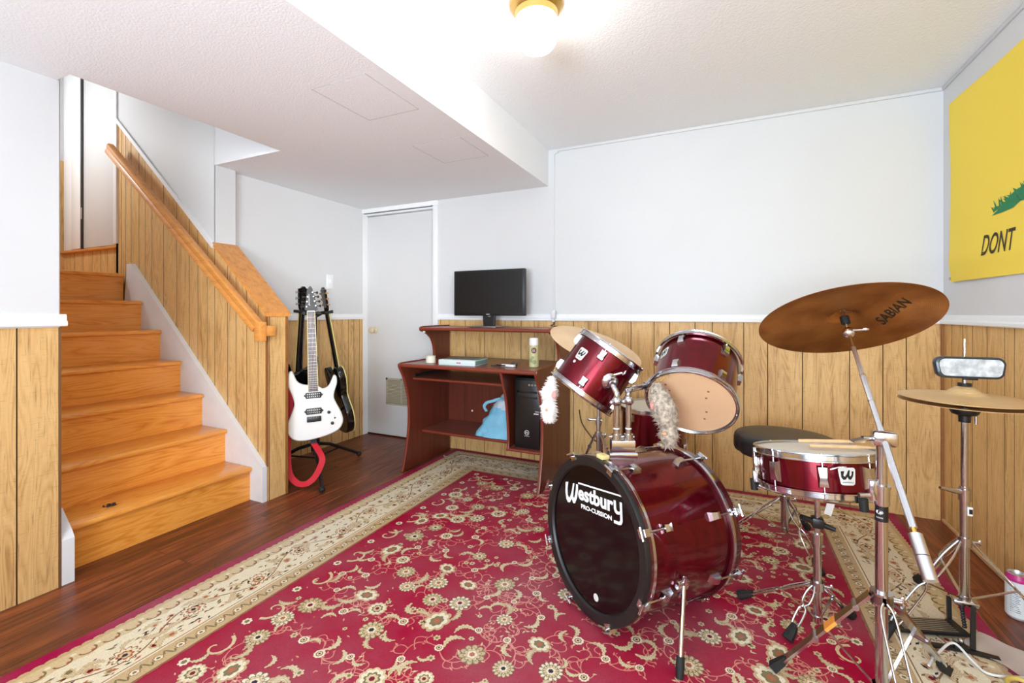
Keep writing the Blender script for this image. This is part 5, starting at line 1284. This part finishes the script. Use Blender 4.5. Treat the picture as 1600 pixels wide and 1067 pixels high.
mb = MB(); mb.box(bx_ - .018, bx_ + .018, by_ - .018, by_ + .018, .365, .40, 'black_plastic', bev=.006); mb.tube([(bx_ - .05, by_ - .02, .40), (bx_ + .0, by_, .38), (bx_ + .05, by_ - .01, .37)], [.009, .011, .007], 'black_plastic', 10); mb.bar([(bx_ + .03, by_ + .01, .41), (bx_ + .045, by_ + .02, .46)], .022, .004, 'steel', up=(0, 1, 0)); mb.build('tilter', ss)
for a in (-62, 58, 178):
    d_ = MSN @ rotz(R(a)) @ Vector((.182, 0, -.012)); o_ = MSN @ rotz(R(a)) @ Vector((.03, 0, -.035)); t_ = MSN @ rotz(R(a)) @ Vector((.192, 0, .020))
    mb = MB(); mb.bar([o_, d_], .014, .004, 'chrome'); ar = mb.build('arm', ss)
    mb = MB(); mb.tube([MSN @ rotz(R(a)) @ Vector((.192, 0, -.022)), MSN @ rotz(R(a)) @ Vector((.193, 0, .016))], .012, 'black_rubber', 12); mb.build('grip', ar)
def tripod(parent, cx, cy, zc, feet, zlow, foot_len=.05, wide=.016, style='double', mat='chrome', gap=.012, collar_r=.02):
    mb = MB(); mb.cyl((cx, cy, zc - .014), (cx, cy, zc + .014), collar_r, mat); mb2 = MB(); mb2.cyl((cx, cy, zlow - .01), (cx, cy, zlow + .01), collar_r * .8, mat); mb2.build('brace_collar', parent)
    mb.cyl((cx + collar_r, cy, zc), (cx + collar_r + .018, cy, zc), .004, mat); mb.ball((cx + collar_r + .02, cy, zc), (.006, .003, .011), mat, 10, rings=6); mb.build('collar', parent)
    for fx_, fy_ in feet:
        c = Vector((cx, cy, 0)); v = Vector((fx_ - cx, fy_ - cy, 0)); dh = v.normalized(); sd = Vector((-dh.y, dh.x, 0))
        top_ = c + dh * collar_r + Vector((0, 0, zc)); ft_ = Vector((fx_, fy_, RUG + .008)); ax_ = (ft_ - top_).normalized(); end = ft_ - ax_ * foot_len
        mb = MB()
        if style == 'wire':
            for s_ in (-1, 1): mb.tube(smooth_pts([top_ + sd * s_ * .004, top_.lerp(end, .10) + sd * s_ * gap, top_.lerp(end, .5) + sd * s_ * gap * 1.1, top_.lerp(end, .93) + sd * s_ * gap, end + sd * s_ * .004], 5), .0034, mat, 8)
        elif style == 'double':
            for s_ in (-1, 1):
                pts = [top_ + sd * s_ * .004, top_.lerp(end, .18) + sd * s_ * gap, top_.lerp(end, .40) + sd * s_ * gap, top_.lerp(end, .50) + sd * s_ * .003, top_.lerp(end, .60) + sd * s_ * gap, top_.lerp(end, .93) + sd * s_ * gap, end + sd * s_ * .004]
                mb.tube(smooth_pts(pts, 4), .0034, mat, 8)
        else:
            mb.bar([top_ + sd * .0, end], wide, .007, mat, up=(0, 0, 1))
            for t in (.16, .62): q = top_.lerp(end, t); mb.cyl(q - sd * (wide * .62), q + sd * (wide * .62), .008, 'steel', seg=12)
        mid = top_.lerp(end, .5); mb.bar([mid, c + Vector((0, 0, zlow)) + dh * .012], .008, .004, mat); lg = mb.build('leg', parent)
        mb = MB(); k = end; mb.tube([k - ax_ * .008, k + ax_ * .01, ft_ + Vector((0, 0, .004))], [.010, .014, .018], 'black_rubber', 4 if style != 'double' else 8); mb.build('rubber_foot', lg)
tripod(ss, bx_, by_, .168, ((.183, 1.747), (.045, 1.965 - .02), (.405, 1.985)), .055)
# drumsticks on the snare
for k, (off, ang, lab) in enumerate(((.012, -8, 'worn drumstick with a splintered shaft, lying across the snare drum, upper one'), (-.022, -14, 'pale drumstick lying under the worn one on the snare drum'))):
    ztop = .138 + .0075 if k else .138 + .020
    A = MSN @ tr(.050 + .03 * k, off, ztop) @ rotz(R(ang + 24))
    mb = MB(); r_ = .0068; mb.tube([(-.10, 0, 0), (-.098, 0, 0), (-.06, 0, 0), (.04, 0, 0), (.08, 0, 0), (.092, 0, 0), (.098, 0, 0), (.106, 0, 0), (.110, 0, 0)], [r_ * .5, r_ * .9, r_, r_, r_ * .62, r_ * .45, r_ * .75, r_ * .7, r_ * .2], 'stick_wood', 14, M=A)
    tag(rebase(mb.build('drumstick'), tuple(A @ Vector((0, 0, 0)))), lab, 'drumstick', 'drumsticks on the snare drum')

# ---- ride cymbal on its boom stand
def cymbal_mesh(mb, R_, mat, M, bell=.18, rise=.09, bellr=.022):
    n = 26; pr = []
    for i in range(n + 1):
        t = i / n; r = .006 + (R_ - .006) * t
        z = -rise * R_ * t * t
        if t < bell: z += bellr * (math.cos(math.pi * t / bell) * .5 + .5)
        pr.append((r, z))
    th = .0014
    mb.lathe(pr + [(r, z - th) for r, z in reversed(pr)], mat, 96, M, closed=True)
    return pr
RC = Vector((.356, 1.823, 1.067)); RNV = Vector((-.108, .453, .885)).normalized(); MR = frame(RC, RNV)
rc = bpy.data.objects.new('ride_cymbal', None)
rc = thing('ride_cymbal', 'large bronze cymbal seen from below, black lettering on it', 'cymbal', tuple(RC))
rc.matrix_world = MR
def local_build(mb, name, parent, **k):
    """geometry given in the parent's own frame"""
    o = mb.build(name, None, **k); o.parent = parent; return o
RISE, BELL = .09, .2
mb = MB(); cymbal_mesh(mb, .254, 'ride_bronze', tr(0, 0, .09 * .254), bell=BELL, rise=RISE); local_build(mb, 'plate', rc)
def under(x, y):      # underside of the plate
    r = math.hypot(x, y); t = (r - .006) / .248; return (x, y, .09 * .254 - RISE * .254 * t * t - .0021)
mb = MB()
def onride(a_, b_):   # a_ along the word, b_ letter height
    return under(-.136 + .044 * b_, -.048 + .160 * a_ + .036 * b_)
put_text(mb, 'SABIAN', 'ink_black', onride, 0, 1, 0, 1, bold=.02); local_build(mb, 'lettering', rc, smooth=False)
cs = thing('cymbal_stand', 'chrome boom stand holding the large bronze cymbal, counterweight low on its arm', 'stand', (.386, 1.562, RUG))
cx_, cy_ = .386, 1.562; zc_ = .735
mb = MB(); mb.cyl((cx_, cy_, RUG + .03), (cx_, cy_, .60), .0145, 'chrome', seg=24); mb.cyl((cx_, cy_, .58), (cx_, cy_, zc_), .0125, 'chrome', seg=24); mb.build('pole', cs)
mb = MB(); mb.cyl((cx_, cy_, .575), (cx_, cy_, .62), .0185, 'chrome', seg=24); mb.cyl((cx_, cy_, .62), (cx_, cy_, .628), .021, 'chrome', seg=24); mb.cyl((cx_, cy_, .597), (cx_ - .055, cy_ - .02, .597), .0065, 'chrome'); mb.box(cx_ - .03, cx_ - .012, cy_ - .016, cy_ + .004, .585, .64, 'chrome', bev=.003); mb.build('clamp', cs)
mb = MB(); mb.lathe([(.0148, .53), (.0149, .53), (.0149, .572), (.0148, .572)], 'ink_black', 24, tr(cx_, cy_, 0)); el = [(.0128 * 0 + 1.25 * .0125 * math.cos(t) * 0, 0) for t in (0,)]
def onpole(a, z): return (cx_ + .0152 * math.sin(a / .0152), cy_ - .0152 * math.cos(a / .0152), z)
ro = -.0085
mb.add([onpole(ro + .0085 * math.cos(t), .556 + .0055 * math.sin(t)) for t in [k * .3142 for k in range(20)]], [list(range(20))], 'ink_white')
mb.add([tuple(Vector(onpole(ro + .002 + .0055 * math.cos(t), .556 + .0040 * math.sin(t))) * 1 + Vector((-.0003, -.0006, 0))) for t in [k * .3142 for k in range(20)]], [list(range(20))], 'ink_black')
mb.add([tuple(Vector(onpole(ro + .003 + .0030 * math.cos(t), .556 + .0028 * math.sin(t))) + Vector((-.0006, -.0012, 0))) for t in [k * .3142 for k in range(20)]], [list(range(20))], 'ink_white')
for k in range(6): mb.add([onpole(ro - .008 + k * .0028 + q * .0018, .539 + h * .004) for q, h in ((0, 0), (1, 0), (1, 1), (0, 1))], [(0, 1, 2, 3)], 'ink_grey')
mb.build('sticker', cs, smooth=False)['label'] = 'black maker sticker with a white ring'
KB = Vector((cx_ + .003, cy_ - .004, .757)); top_ = RC - RNV * .030; bdir = (top_ - KB).normalized(); endp = KB - bdir * .235
mb = MB(); mb.cyl(endp, KB + bdir * .03, .0085, 'aluminium', seg=8); mb.cyl(KB + bdir * .02, KB.lerp(top_, .55), .0075, 'aluminium', seg=8); mb.cyl(KB.lerp(top_, .5), KB.lerp(top_, .82), .0062, 'aluminium', seg=8); mb.cyl(KB.lerp(top_, .80), top_ - bdir * .02, .0055, 'chrome', seg=10); mb.cyl(KB.lerp(top_, .30), KB.lerp(top_, .31), .0082, 'chrome'); mb.cyl(KB.lerp(top_, .53), KB.lerp(top_, .55), .0080, 'chrome'); mb.build('boom_arm', cs)
mb = MB(); mb.cyl(endp + bdir * .004, endp - bdir * .018, .006, 'gold', seg=12); mb.cyl(endp - bdir * .014, endp - bdir * .062, .0145, 'aluminium', seg=16); mb.cyl(endp - bdir * .064, endp - bdir * .115, .0145, 'aluminium', seg=16); mb.build('counterweight', cs)
mb = MB(); mb.box(cx_ - .022, cx_ + .034, cy_ - .018, cy_ + .018, .735, .775, 'chrome', bev=.008); mb.cyl((cx_ - .02, cy_, .752), (cx_ - .045, cy_ - .01, .752), .007, 'chrome'); mb.bar([(cx_ - .04, cy_ - .01, .752), (cx_ - .070, cy_ - .02, .744)], .020, .005, 'steel'); mb.build('boom_clamp', cs)
mb = MB(); mb.ball(tuple(top_ - bdir * .008), (.018, .016, .018), 'chrome', 16); mb.cyl(top_ - bdir * .008, RC + RNV * .05, .004, 'chrome'); mb.cyl(tuple(top_ + Vector((.008, -.012, .002))), tuple(top_ + Vector((.038, -.012, .004))), .004, 'chrome'); mb.ball(tuple(top_ + Vector((.044, -.012, .006))), (.010, .003, .006), 'chrome', 10); mb.cyl(RC - RNV * .006 + RNV * .002, RC + RNV * .020, .013, 'black_rubber'); mb.build('tilter', cs)
tripod(cs, cx_, cy_, .322, ((.128, 1.59), (.602, 1.80)), .07, style='flat', wide=.032, foot_len=.05, collar_r=.026)
tripod(cs, cx_, cy_, .316, ((.405, 1.265),), .07, style='wire', gap=.015, foot_len=.05, collar_r=.026)
dh_ = Vector((.128 - cx_, 1.59 - cy_, 0)).normalized(); v0 = Vector((cx_, cy_, .322)) + dh_ * .026; v1 = Vector((.128, 1.59, RUG + .008)); v1 = v1 - (v1 - v0).normalized() * .05
mb = MB(); mb.bar([v0.lerp(v1, .38), v0.lerp(v1, .50)], .0335, .0085, 'orange_tag'); mb.build('tag', cs)['label'] = 'orange tape patch on a leg'

# ---- crash cymbal on its stand, behind the left tom
CC = Vector((-.614, 2.328, .926)); CN = Vector((.38, -.147, .914)).normalized(); MCR = frame(CC, CN)
cc = thing('crash_cymbal', 'pale bronze cymbal tilted behind the left tom', 'cymbal', tuple(CC)); cc.matrix_world = MCR
mb = MB(); cymbal_mesh(mb, .245, 'crash_bronze', tr(0, 0, .06 * .245), bell=.2, rise=.06); local_build(mb, 'plate', cc)
cst = thing('crash_stand', 'thin chrome tripod stand of the pale cymbal, behind the bass drum', 'stand', (-.60, 2.345, RUG))
px_, py_ = -.602, 2.345
mb = MB(); mb.cyl((px_, py_, RUG + .02), (px_, py_, .54), .011, 'steel'); mb.cyl((px_, py_, .5), (px_, py_, .86), .008, 'steel'); mb.tube([(px_, py_, .86), tuple(CC - CN * .02), tuple(CC + CN * .045)], [.008, .006, .004], 'steel', 10); mb.build('pole', cst)
mb = MB(); mb.cyl((px_, py_, .515), (px_, py_, .555), .015, 'steel'); mb.cyl((px_ - .04, py_ - .01, .54), (px_ + .02, py_, .54), .006, 'steel'); mb.ball((px_ - .045, py_ - .01, .54), (.012, .006, .009), 'steel', 10); mb.build('clamp', cst)
tripod(cst, px_, py_, .465, ((px_ - .20, py_ - .10), (px_ + .20, py_ - .06), (px_ + .0, py_ + .21)), .14, style='flat', wide=.016, mat='steel', collar_r=.017)
mb = MB(); mb.cyl(tuple(CC + CN * .012), tuple(CC + CN * .030), .012, 'black_rubber'); mb.ball(tuple(CC + CN * .036), (.014, .014, .008), 'steel', 12); mb.build('wing_nut', cst)

# ---- hi-hat
hx, hy, hz = .745, 2.088, .800
hs_ = thing('hihat_stand', 'chrome pedal stand carrying the pair of small cymbals', 'stand', (hx, hy, RUG))
mb = MB(); mb.cyl((hx, hy, .105), (hx, hy, .50), .0135, 'chrome', seg=20); mb.cyl((hx, hy, .48), (hx, hy, .765), .0105, 'chrome', seg=20); mb.build('pole', hs_)
mb = MB(); mb.cyl((hx, hy, .76), (hx, hy, 1.008), .0032, 'chrome', seg=10); mb.build('pull_rod', hs_)
mb = MB(); mb.lathe([(0, 0), (.016, 0), (.017, .022), (.034, .028), (.040, .040), (.040, .048), (0, .048)], 'black_plastic', 28, tr(hx, hy, .722)); mb.cyl((hx + .026, hy - .01, .718), (hx + .026, hy - .01, .745), .004, 'steel'); mb.build('cymbal_seat', hs_)
mb = MB(); mb.cyl((hx, hy, .452), (hx, hy, .492), .0175, 'chrome'); mb.tube([(hx, hy, .478), (hx - .03, hy - .012, .484), (hx - .075, hy - .03, .494)], [.010, .009, .005], 'chrome', 12); mb.build('clamp', hs_)
mb = MB(); mb.box(hx + .002, hx + .016, hy - .0165, hy - .0130, .405, .435, 'ink_white', bev=.001); mb.box(hx + .006, hx + .015, hy - .0175, hy - .0160, .412, .428, 'ink_black'); mb.build('sticker', hs_)
tripod(hs_, hx, hy, .312, ((.475, 1.905), (1.00, 2.03), (.70, 2.36)), .115, style='double', gap=.014, collar_r=.02)
mb = MB(); mb.box(hx - .035, hx + .035, hy - .022, hy + .022, .095, .112, 'chrome', bev=.006); mb.bar([(.760, 2.066, .100), (.753, 2.05, .085), (.716, 1.950, RUG + .006)], .014, .012, 'black_plastic', up=(1, 0, 0)); mb.bar([(hx - .035, hy + .02, .1), (hx - .035, hy + .015, RUG + .004)], .010, .012, 'black_plastic', up=(1, 0, 0)); mb.build('pedal_frame', hs_)
mb = MB(); ft0 = Vector((.560, 1.985, .055)); ft1 = Vector((hx - .02, hy - .055, .022))
Ahb = Vector((hx - .005, hy - .02, 0)); h0 = Vector((.52, 1.99, RUG + .012)); h1 = Vector((.722, 2.045, .030))
mb.bar([h0, h1], .075, .010, 'black_plastic')
dv_ = (h1 - h0).normalized(); sd_ = Vector((-dv_.y, dv_.x, 0))
for k in range(-3, 4): mb.bar([h0 + dv_ * .02 + sd_ * k * .010 + Vector((0, 0, .0058)), h1 - dv_ * .03 + sd_ * k * .010 + Vector((0, 0, .0058))], .004, .003, 'steel')
mb.build('footboard', hs_)
mb = MB()
for k in range(8): z = .034 + k * .0075; mb.ball((hx - .012, hy - .035 + k * .003, z), (.007, .004, .0055), 'cable_black', 10, rings=6)
mb.cyl((hx - .012, hy - .012, .094), (hx - .012, hy - .01, .105), .012, 'black_plastic'); mb.build('chain', hs_)
mb = MB(); mb.bar([(.60, 1.93, RUG + .005), (.70, 1.945, RUG + .005), (hx + .03, hy - .15, RUG + .005)], .018, .008, 'black_plastic'); mb.box(.665, .70, 1.93, 1.955, RUG + .006, RUG + .022, 'black_plastic', bev=.004); mb.ball((.685, 1.945, RUG + .032), .008, 'steel', 10); mb.build('base_plate', hs_)
hat_b = thing('hihat_cymbal', 'lower of the paired small cymbals on the pedal stand', 'cymbal', (hx, hy, hz - .012), 'hi-hat cymbals')
mb = MB(); cymbal_mesh(mb, .178, 'hat_bronze', Matrix.Rotation(math.pi, 4, 'X') @ tr(0, 0, .012), bell=.36, rise=.075, bellr=.020); local_build(mb, 'plate', hat_b)
hat_t = thing('hihat_cymbal', 'upper of the paired small cymbals, under the car mirror', 'cymbal', (hx, hy, hz + .004), 'hi-hat cymbals')
mb = MB(); cymbal_mesh(mb, .178, 'hat_bronze', tr(0, 0, .014), bell=.36, rise=.075, bellr=.030); local_build(mb, 'plate', hat_t)
mb = MB(); mb.cyl((0, 0, .040), (0, 0, .052), .018, 'black_rubber'); mb.cyl((0, 0, .040), (0, 0, .095), .0075, 'chrome'); mb.cyl((-.004, 0, .075), (.03, -.006, .074), .003, 'steel'); local_build(mb, 'clutch', hat_t)
# rear view mirror clipped to the rod
MV = frame((.752, 2.060, .912), Vector((.10, -.99, .06)))
rv = thing('car_mirror', 'rear view mirror with a smeared face, stuck above the small cymbals', 'mirror', (.752, 2.060, .912))
def rrect(w_, h_, r_, n=6, trap=.0):
    o = []
    for cx, cy, a0 in ((1, 1, 0), (-1, 1, 90), (-1, -1, 180), (1, -1, 270)):
        for k in range(n + 1): a = R(a0 + 90 * k / n); o.append((cx * (w_ / 2 - r_ - (trap if cy < 0 else 0)) + r_ * math.cos(a), cy * (h_ / 2 - r_) + r_ * math.sin(a)))
    return o
mb = MB(); mb.prism(rrect(.192, .074, .024, trap=.004), -.030, 0, 'mirror_frame', M=MV, bev=.008); mb.build('housing', rv)
mb = MB(); mb.prism(rrect(.172, .058, .018, trap=.004), 0, .0012, 'mirror_smear', M=MV); mb.build('glass', rv)
mb = MB(); mb.cyl((0, -.02, -.035), (0, .004, -.02), .009, 'black_plastic', M=MV); mb.box(-.02, .02, -.042, -.034, -.012, -.002, 'black_plastic', M=MV, bev=.003); mb.build('clip', rv)

# ---- drum throne
tx, ty = .249, 2.481
th = thing('drum_throne', 'black padded drum stool behind the snare drum', 'stool', (tx, ty, RUG))
ol = []
for k in range(72):
    a = 2 * math.pi * k / 72; rr_ = .205 + .012 * math.cos(2 * (a - 2.9)); dlt = abs((a - R(195) + math.pi) % (2 * math.pi) - math.pi); rr_ -= .009 * math.exp(-(dlt / .14) ** 2); ol.append((rr_ * math.cos(a), rr_ * math.sin(a)))
mb = MB(); lv = [(.90, .0), (.97, .006), (1, .022), (1, .062), (.985, .078), (.95, .088), (.88, .094), (.7, .098), (.4, .099), (.12, .0985)]
vs = []; fs = []; n = len(ol)
for s_, z in lv: vs += [(tx + x * s_, ty + y * s_, .432 + z) for x, y in ol]
for i in range(len(lv) - 1):
    for k in range(n): fs.append((i * n + k, i * n + (k + 1) % n, (i + 1) * n + (k + 1) % n, (i + 1) * n + k))
fs.append(list(range(n))[::-1]); fs.append([(len(lv) - 1) * n + k for k in range(n)]); mb.add(vs, fs, 'vinyl_black'); mb.build('cushion', th, sharp=70)
mb = MB(); mb.cyl((tx, ty, .425), (tx, ty, .433), .09, 'black_plastic'); mb.cyl((tx, ty, .08), (tx, ty, .43), .0125, 'chrome'); mb.cyl((tx, ty, .07), (tx, ty, .24), .016, 'chrome'); mb.build('post', th)
tripod(th, tx, ty, .228, ((.355, 2.235), (-.02, 2.44), (.37, 2.70)), .085, style='double', gap=.012, foot_len=.06, collar_r=.022)

# =================================================================== HANGING TOYS
def plush(name, label, pts, radii, mat, seedv, extra, hook):
    rr = random.Random(seedv); P = [Vector(p) for p in pts]; t = thing(name, label, 'toy', tuple(P[0]), 'plush toys hanging from the toms')
    path = smooth_pts(P, 8); n = len(path); rad = []
    m_ = len(radii) - 1
    for i in range(n): q = i / (n - 1) * m_; k = min(int(q), m_ - 1); rad.append(radii[k] + (radii[k + 1] - radii[k]) * (q - k))
    mb = MB(); mb.tube(path, rad, mat, 18)
    o_ = len(mb.v)
    for k in range(1100):
        i = rr.randrange(n); a = rr.uniform(0, 6.283); ax = (path[min(i + 1, n - 1)] - path[max(i - 1, 0)]).normalized(); u = ax.orthogonal().normalized(); w2 = ax.cross(u)
        d = u * math.cos(a) + w2 * math.sin(a); p = path[i] + d * rad[i] * .92 + ax * rr.uniform(-.003, .003); L = rr.uniform(.006, .014)
        tip = p + d * L * .8 + Vector((rr.uniform(-1, 1), rr.uniform(-1, 1), rr.uniform(-1.4, .2))) * L * .7
        s1 = ax * .0022; s2 = ax.cross(d) * .0022
        mb.add([p + s1, p - s1 * .5 + s2, p - s1 * .5 - s2, tip], [(0, 1, 3), (1, 2, 3), (2, 0, 3)], mat)
    mb.build('body', t, sharp=80)
    for nm, c, r_, mt in extra: mb = MB(); mb.ball(c, r_, mt, 14); mb.build(nm, t)
    mb = MB()
    hk = [Vector(q) for q in hook]
    for k in range(len(hk)): mb.tube([hk[k] + Vector((.006 * math.cos(a), (.002 if k % 2 else .004) * math.sin(a), .006 * math.sin(a))) for a in [j * .6283 for j in range(10)]], .0011, 'gold', 6, closed=True)
    mb.build('chain', t)
    return t
wt = Vector((-.660, 1.775, .80))
plush('plush_toy', 'white fluffy plush toy hanging from the hoop of the left tom', [(-.652, 1.782, .835), (-.655, 1.778, .80), (-.662, 1.775, .765), (-.660, 1.775, .735), (-.664, 1.773, .705), (-.662, 1.773, .672), (-.660, 1.772, .648)], [.008, .020, .035, .021, .033, .027, .012], 'plush_white', 1,
      [('ear', (-.632, 1.748, .765), (.010, .006, .016), 'plush_pink'), ('paw', (-.662, 1.742, .702), (.007, .005, .006), 'plush_tan')], [(-.645, 1.79, .850), (-.642, 1.794, .860), (-.640, 1.797, .870)])
plush('plush_toy', 'grey fluffy plush toy hanging in front of the right tom head', [(-.232, 1.728, .842), (-.222, 1.730, .80), (-.205, 1.732, .755), (-.195, 1.735, .715), (-.190, 1.735, .685), (-.188, 1.735, .655), (-.187, 1.735, .615)], [.012, .034, .044, .040, .027, .034, .016], 'plush_grey', 2,
      [('ear', (-.240, 1.705, .765), (.009, .006, .016), 'plush_pink'), ('paw', (-.198, 1.700, .668), (.010, .008, .007), 'plush_tan')], [(-.225, 1.733, .852), (-.215, 1.738, .858), (-.205, 1.745, .862), (-.195, 1.75, .864)])

# =================================================================== SMALL THINGS AT THE RIGHT
ca = thing('drink_can', 'tall white drink can with a magenta rim, on the floor at the right wall', 'can', (.952, 2.262, 0))
MCA = tr(.952, 2.262, .0005)
mb = MB(); mb.lathe([(0, .004), (.022, 0), (.026, .002), (.033, .012), (.033, .138)], 'can_white', 48, MCA); mb.build('body', ca)
mb = MB(); mb.lathe([(.0331, .136), (.0331, .142), (.031, .150), (.028, .155), (.0275, .159)], 'can_magenta', 48, MCA); mb.lathe([(.0275, .159), (.0262, .160), (.0258, .154), (0, .154)], 'aluminium', 48, MCA); mb.build('rim', ca)
mb = MB(); rr = random.Random(6)
for col in range(2):
    for k in range(13):
        z = .030 + k * .0065; a0 = R(-148 + col * 62); l_ = rr.uniform(.55, .92)
        mb.add([(.952 + .0334 * math.cos(a0 + t * l_), 2.262 + .0334 * math.sin(a0 + t * l_), z + h) for t, h in ((0, 0), (.33, 0), (.66, 0), (1, 0), (1, .0022), (.66, .0022), (.33, .0022), (0, .0022))], [list(range(8))], 'can_text')
mb.build('fine_print', ca, smooth=False)
mb = MB(); vs = []; fs = []
A4 = [Vector((.700, 1.985, 0)), Vector((.782, 2.085, 0)), Vector((.905, 1.975, 0)), Vector((.80, 1.875, 0))]
for i in range(13):
    for j in range(13):
        u, v = i / 12, j / 12; p = A4[0].lerp(A4[1], u).lerp(A4[3].lerp(A4[2], u), v); p.z = RUG + .004 + .003 * math.sin(u * 5 + v * 3) + .002 * math.sin(v * 11); vs.append(p)
for i in range(12):
    for j in range(12): a = i * 13 + j; fs.append((a, a + 1, a + 14, a + 13))
mb.add(vs, fs, 'paper_sleeve'); tag(rebase(mb.build('plastic_sleeve'), (.80, 1.98, RUG)), 'crumpled translucent plastic sleeve lying on the rug edge', 'sleeve')
mb = MB(); mb.tube(smooth_pts([(.560, 1.80, RUG + .012), (.600, 1.86, RUG + .02), (.66, 1.925, RUG + .03), (.69, 1.88, RUG + .012), (.715, 1.845, RUG + .006), (.80, 1.87, RUG + .006), (.90, 1.90, RUG + .008), (.99, 1.86, RUG + .006)], 8), .0035, 'cable_white', 8); tag(rebase(mb.build('white_cable'), (.7, 1.85, RUG)), 'thin white cable looping over the rug by the pedal', 'cable')
mb = MB(); mb.tube(smooth_pts([(.70, 1.70, RUG + .008), (.735, 1.78, RUG + .010), (.745, 1.825, RUG + .012), (.775, 1.845, RUG + .013), (.82, 1.83, RUG + .012), (.90, 1.84, RUG + .010), (.99, 1.87, RUG + .009), (1.015, 1.80, .01), (1.0, 1.70, .01)], 8), .0065, 'cable_yellow', 10); tag(rebase(mb.build('yellow_cable'), (.8, 1.82, RUG)), 'yellow cable curling on the rug at the right wall', 'cable', 'yellow cables')
mb = MB(); mb.tube(smooth_pts([(.80, 1.74, RUG + .02), (.80, 1.80, RUG + .022), (.84, 1.815, RUG + .021), (.93, 1.80, RUG + .018)], 8), .006, 'cable_yellow', 10); tag(rebase(mb.build('yellow_cable'), (.83, 1.8, RUG)), 'short second loop of yellow cable lying over the longer one', 'cable', 'yellow cables')
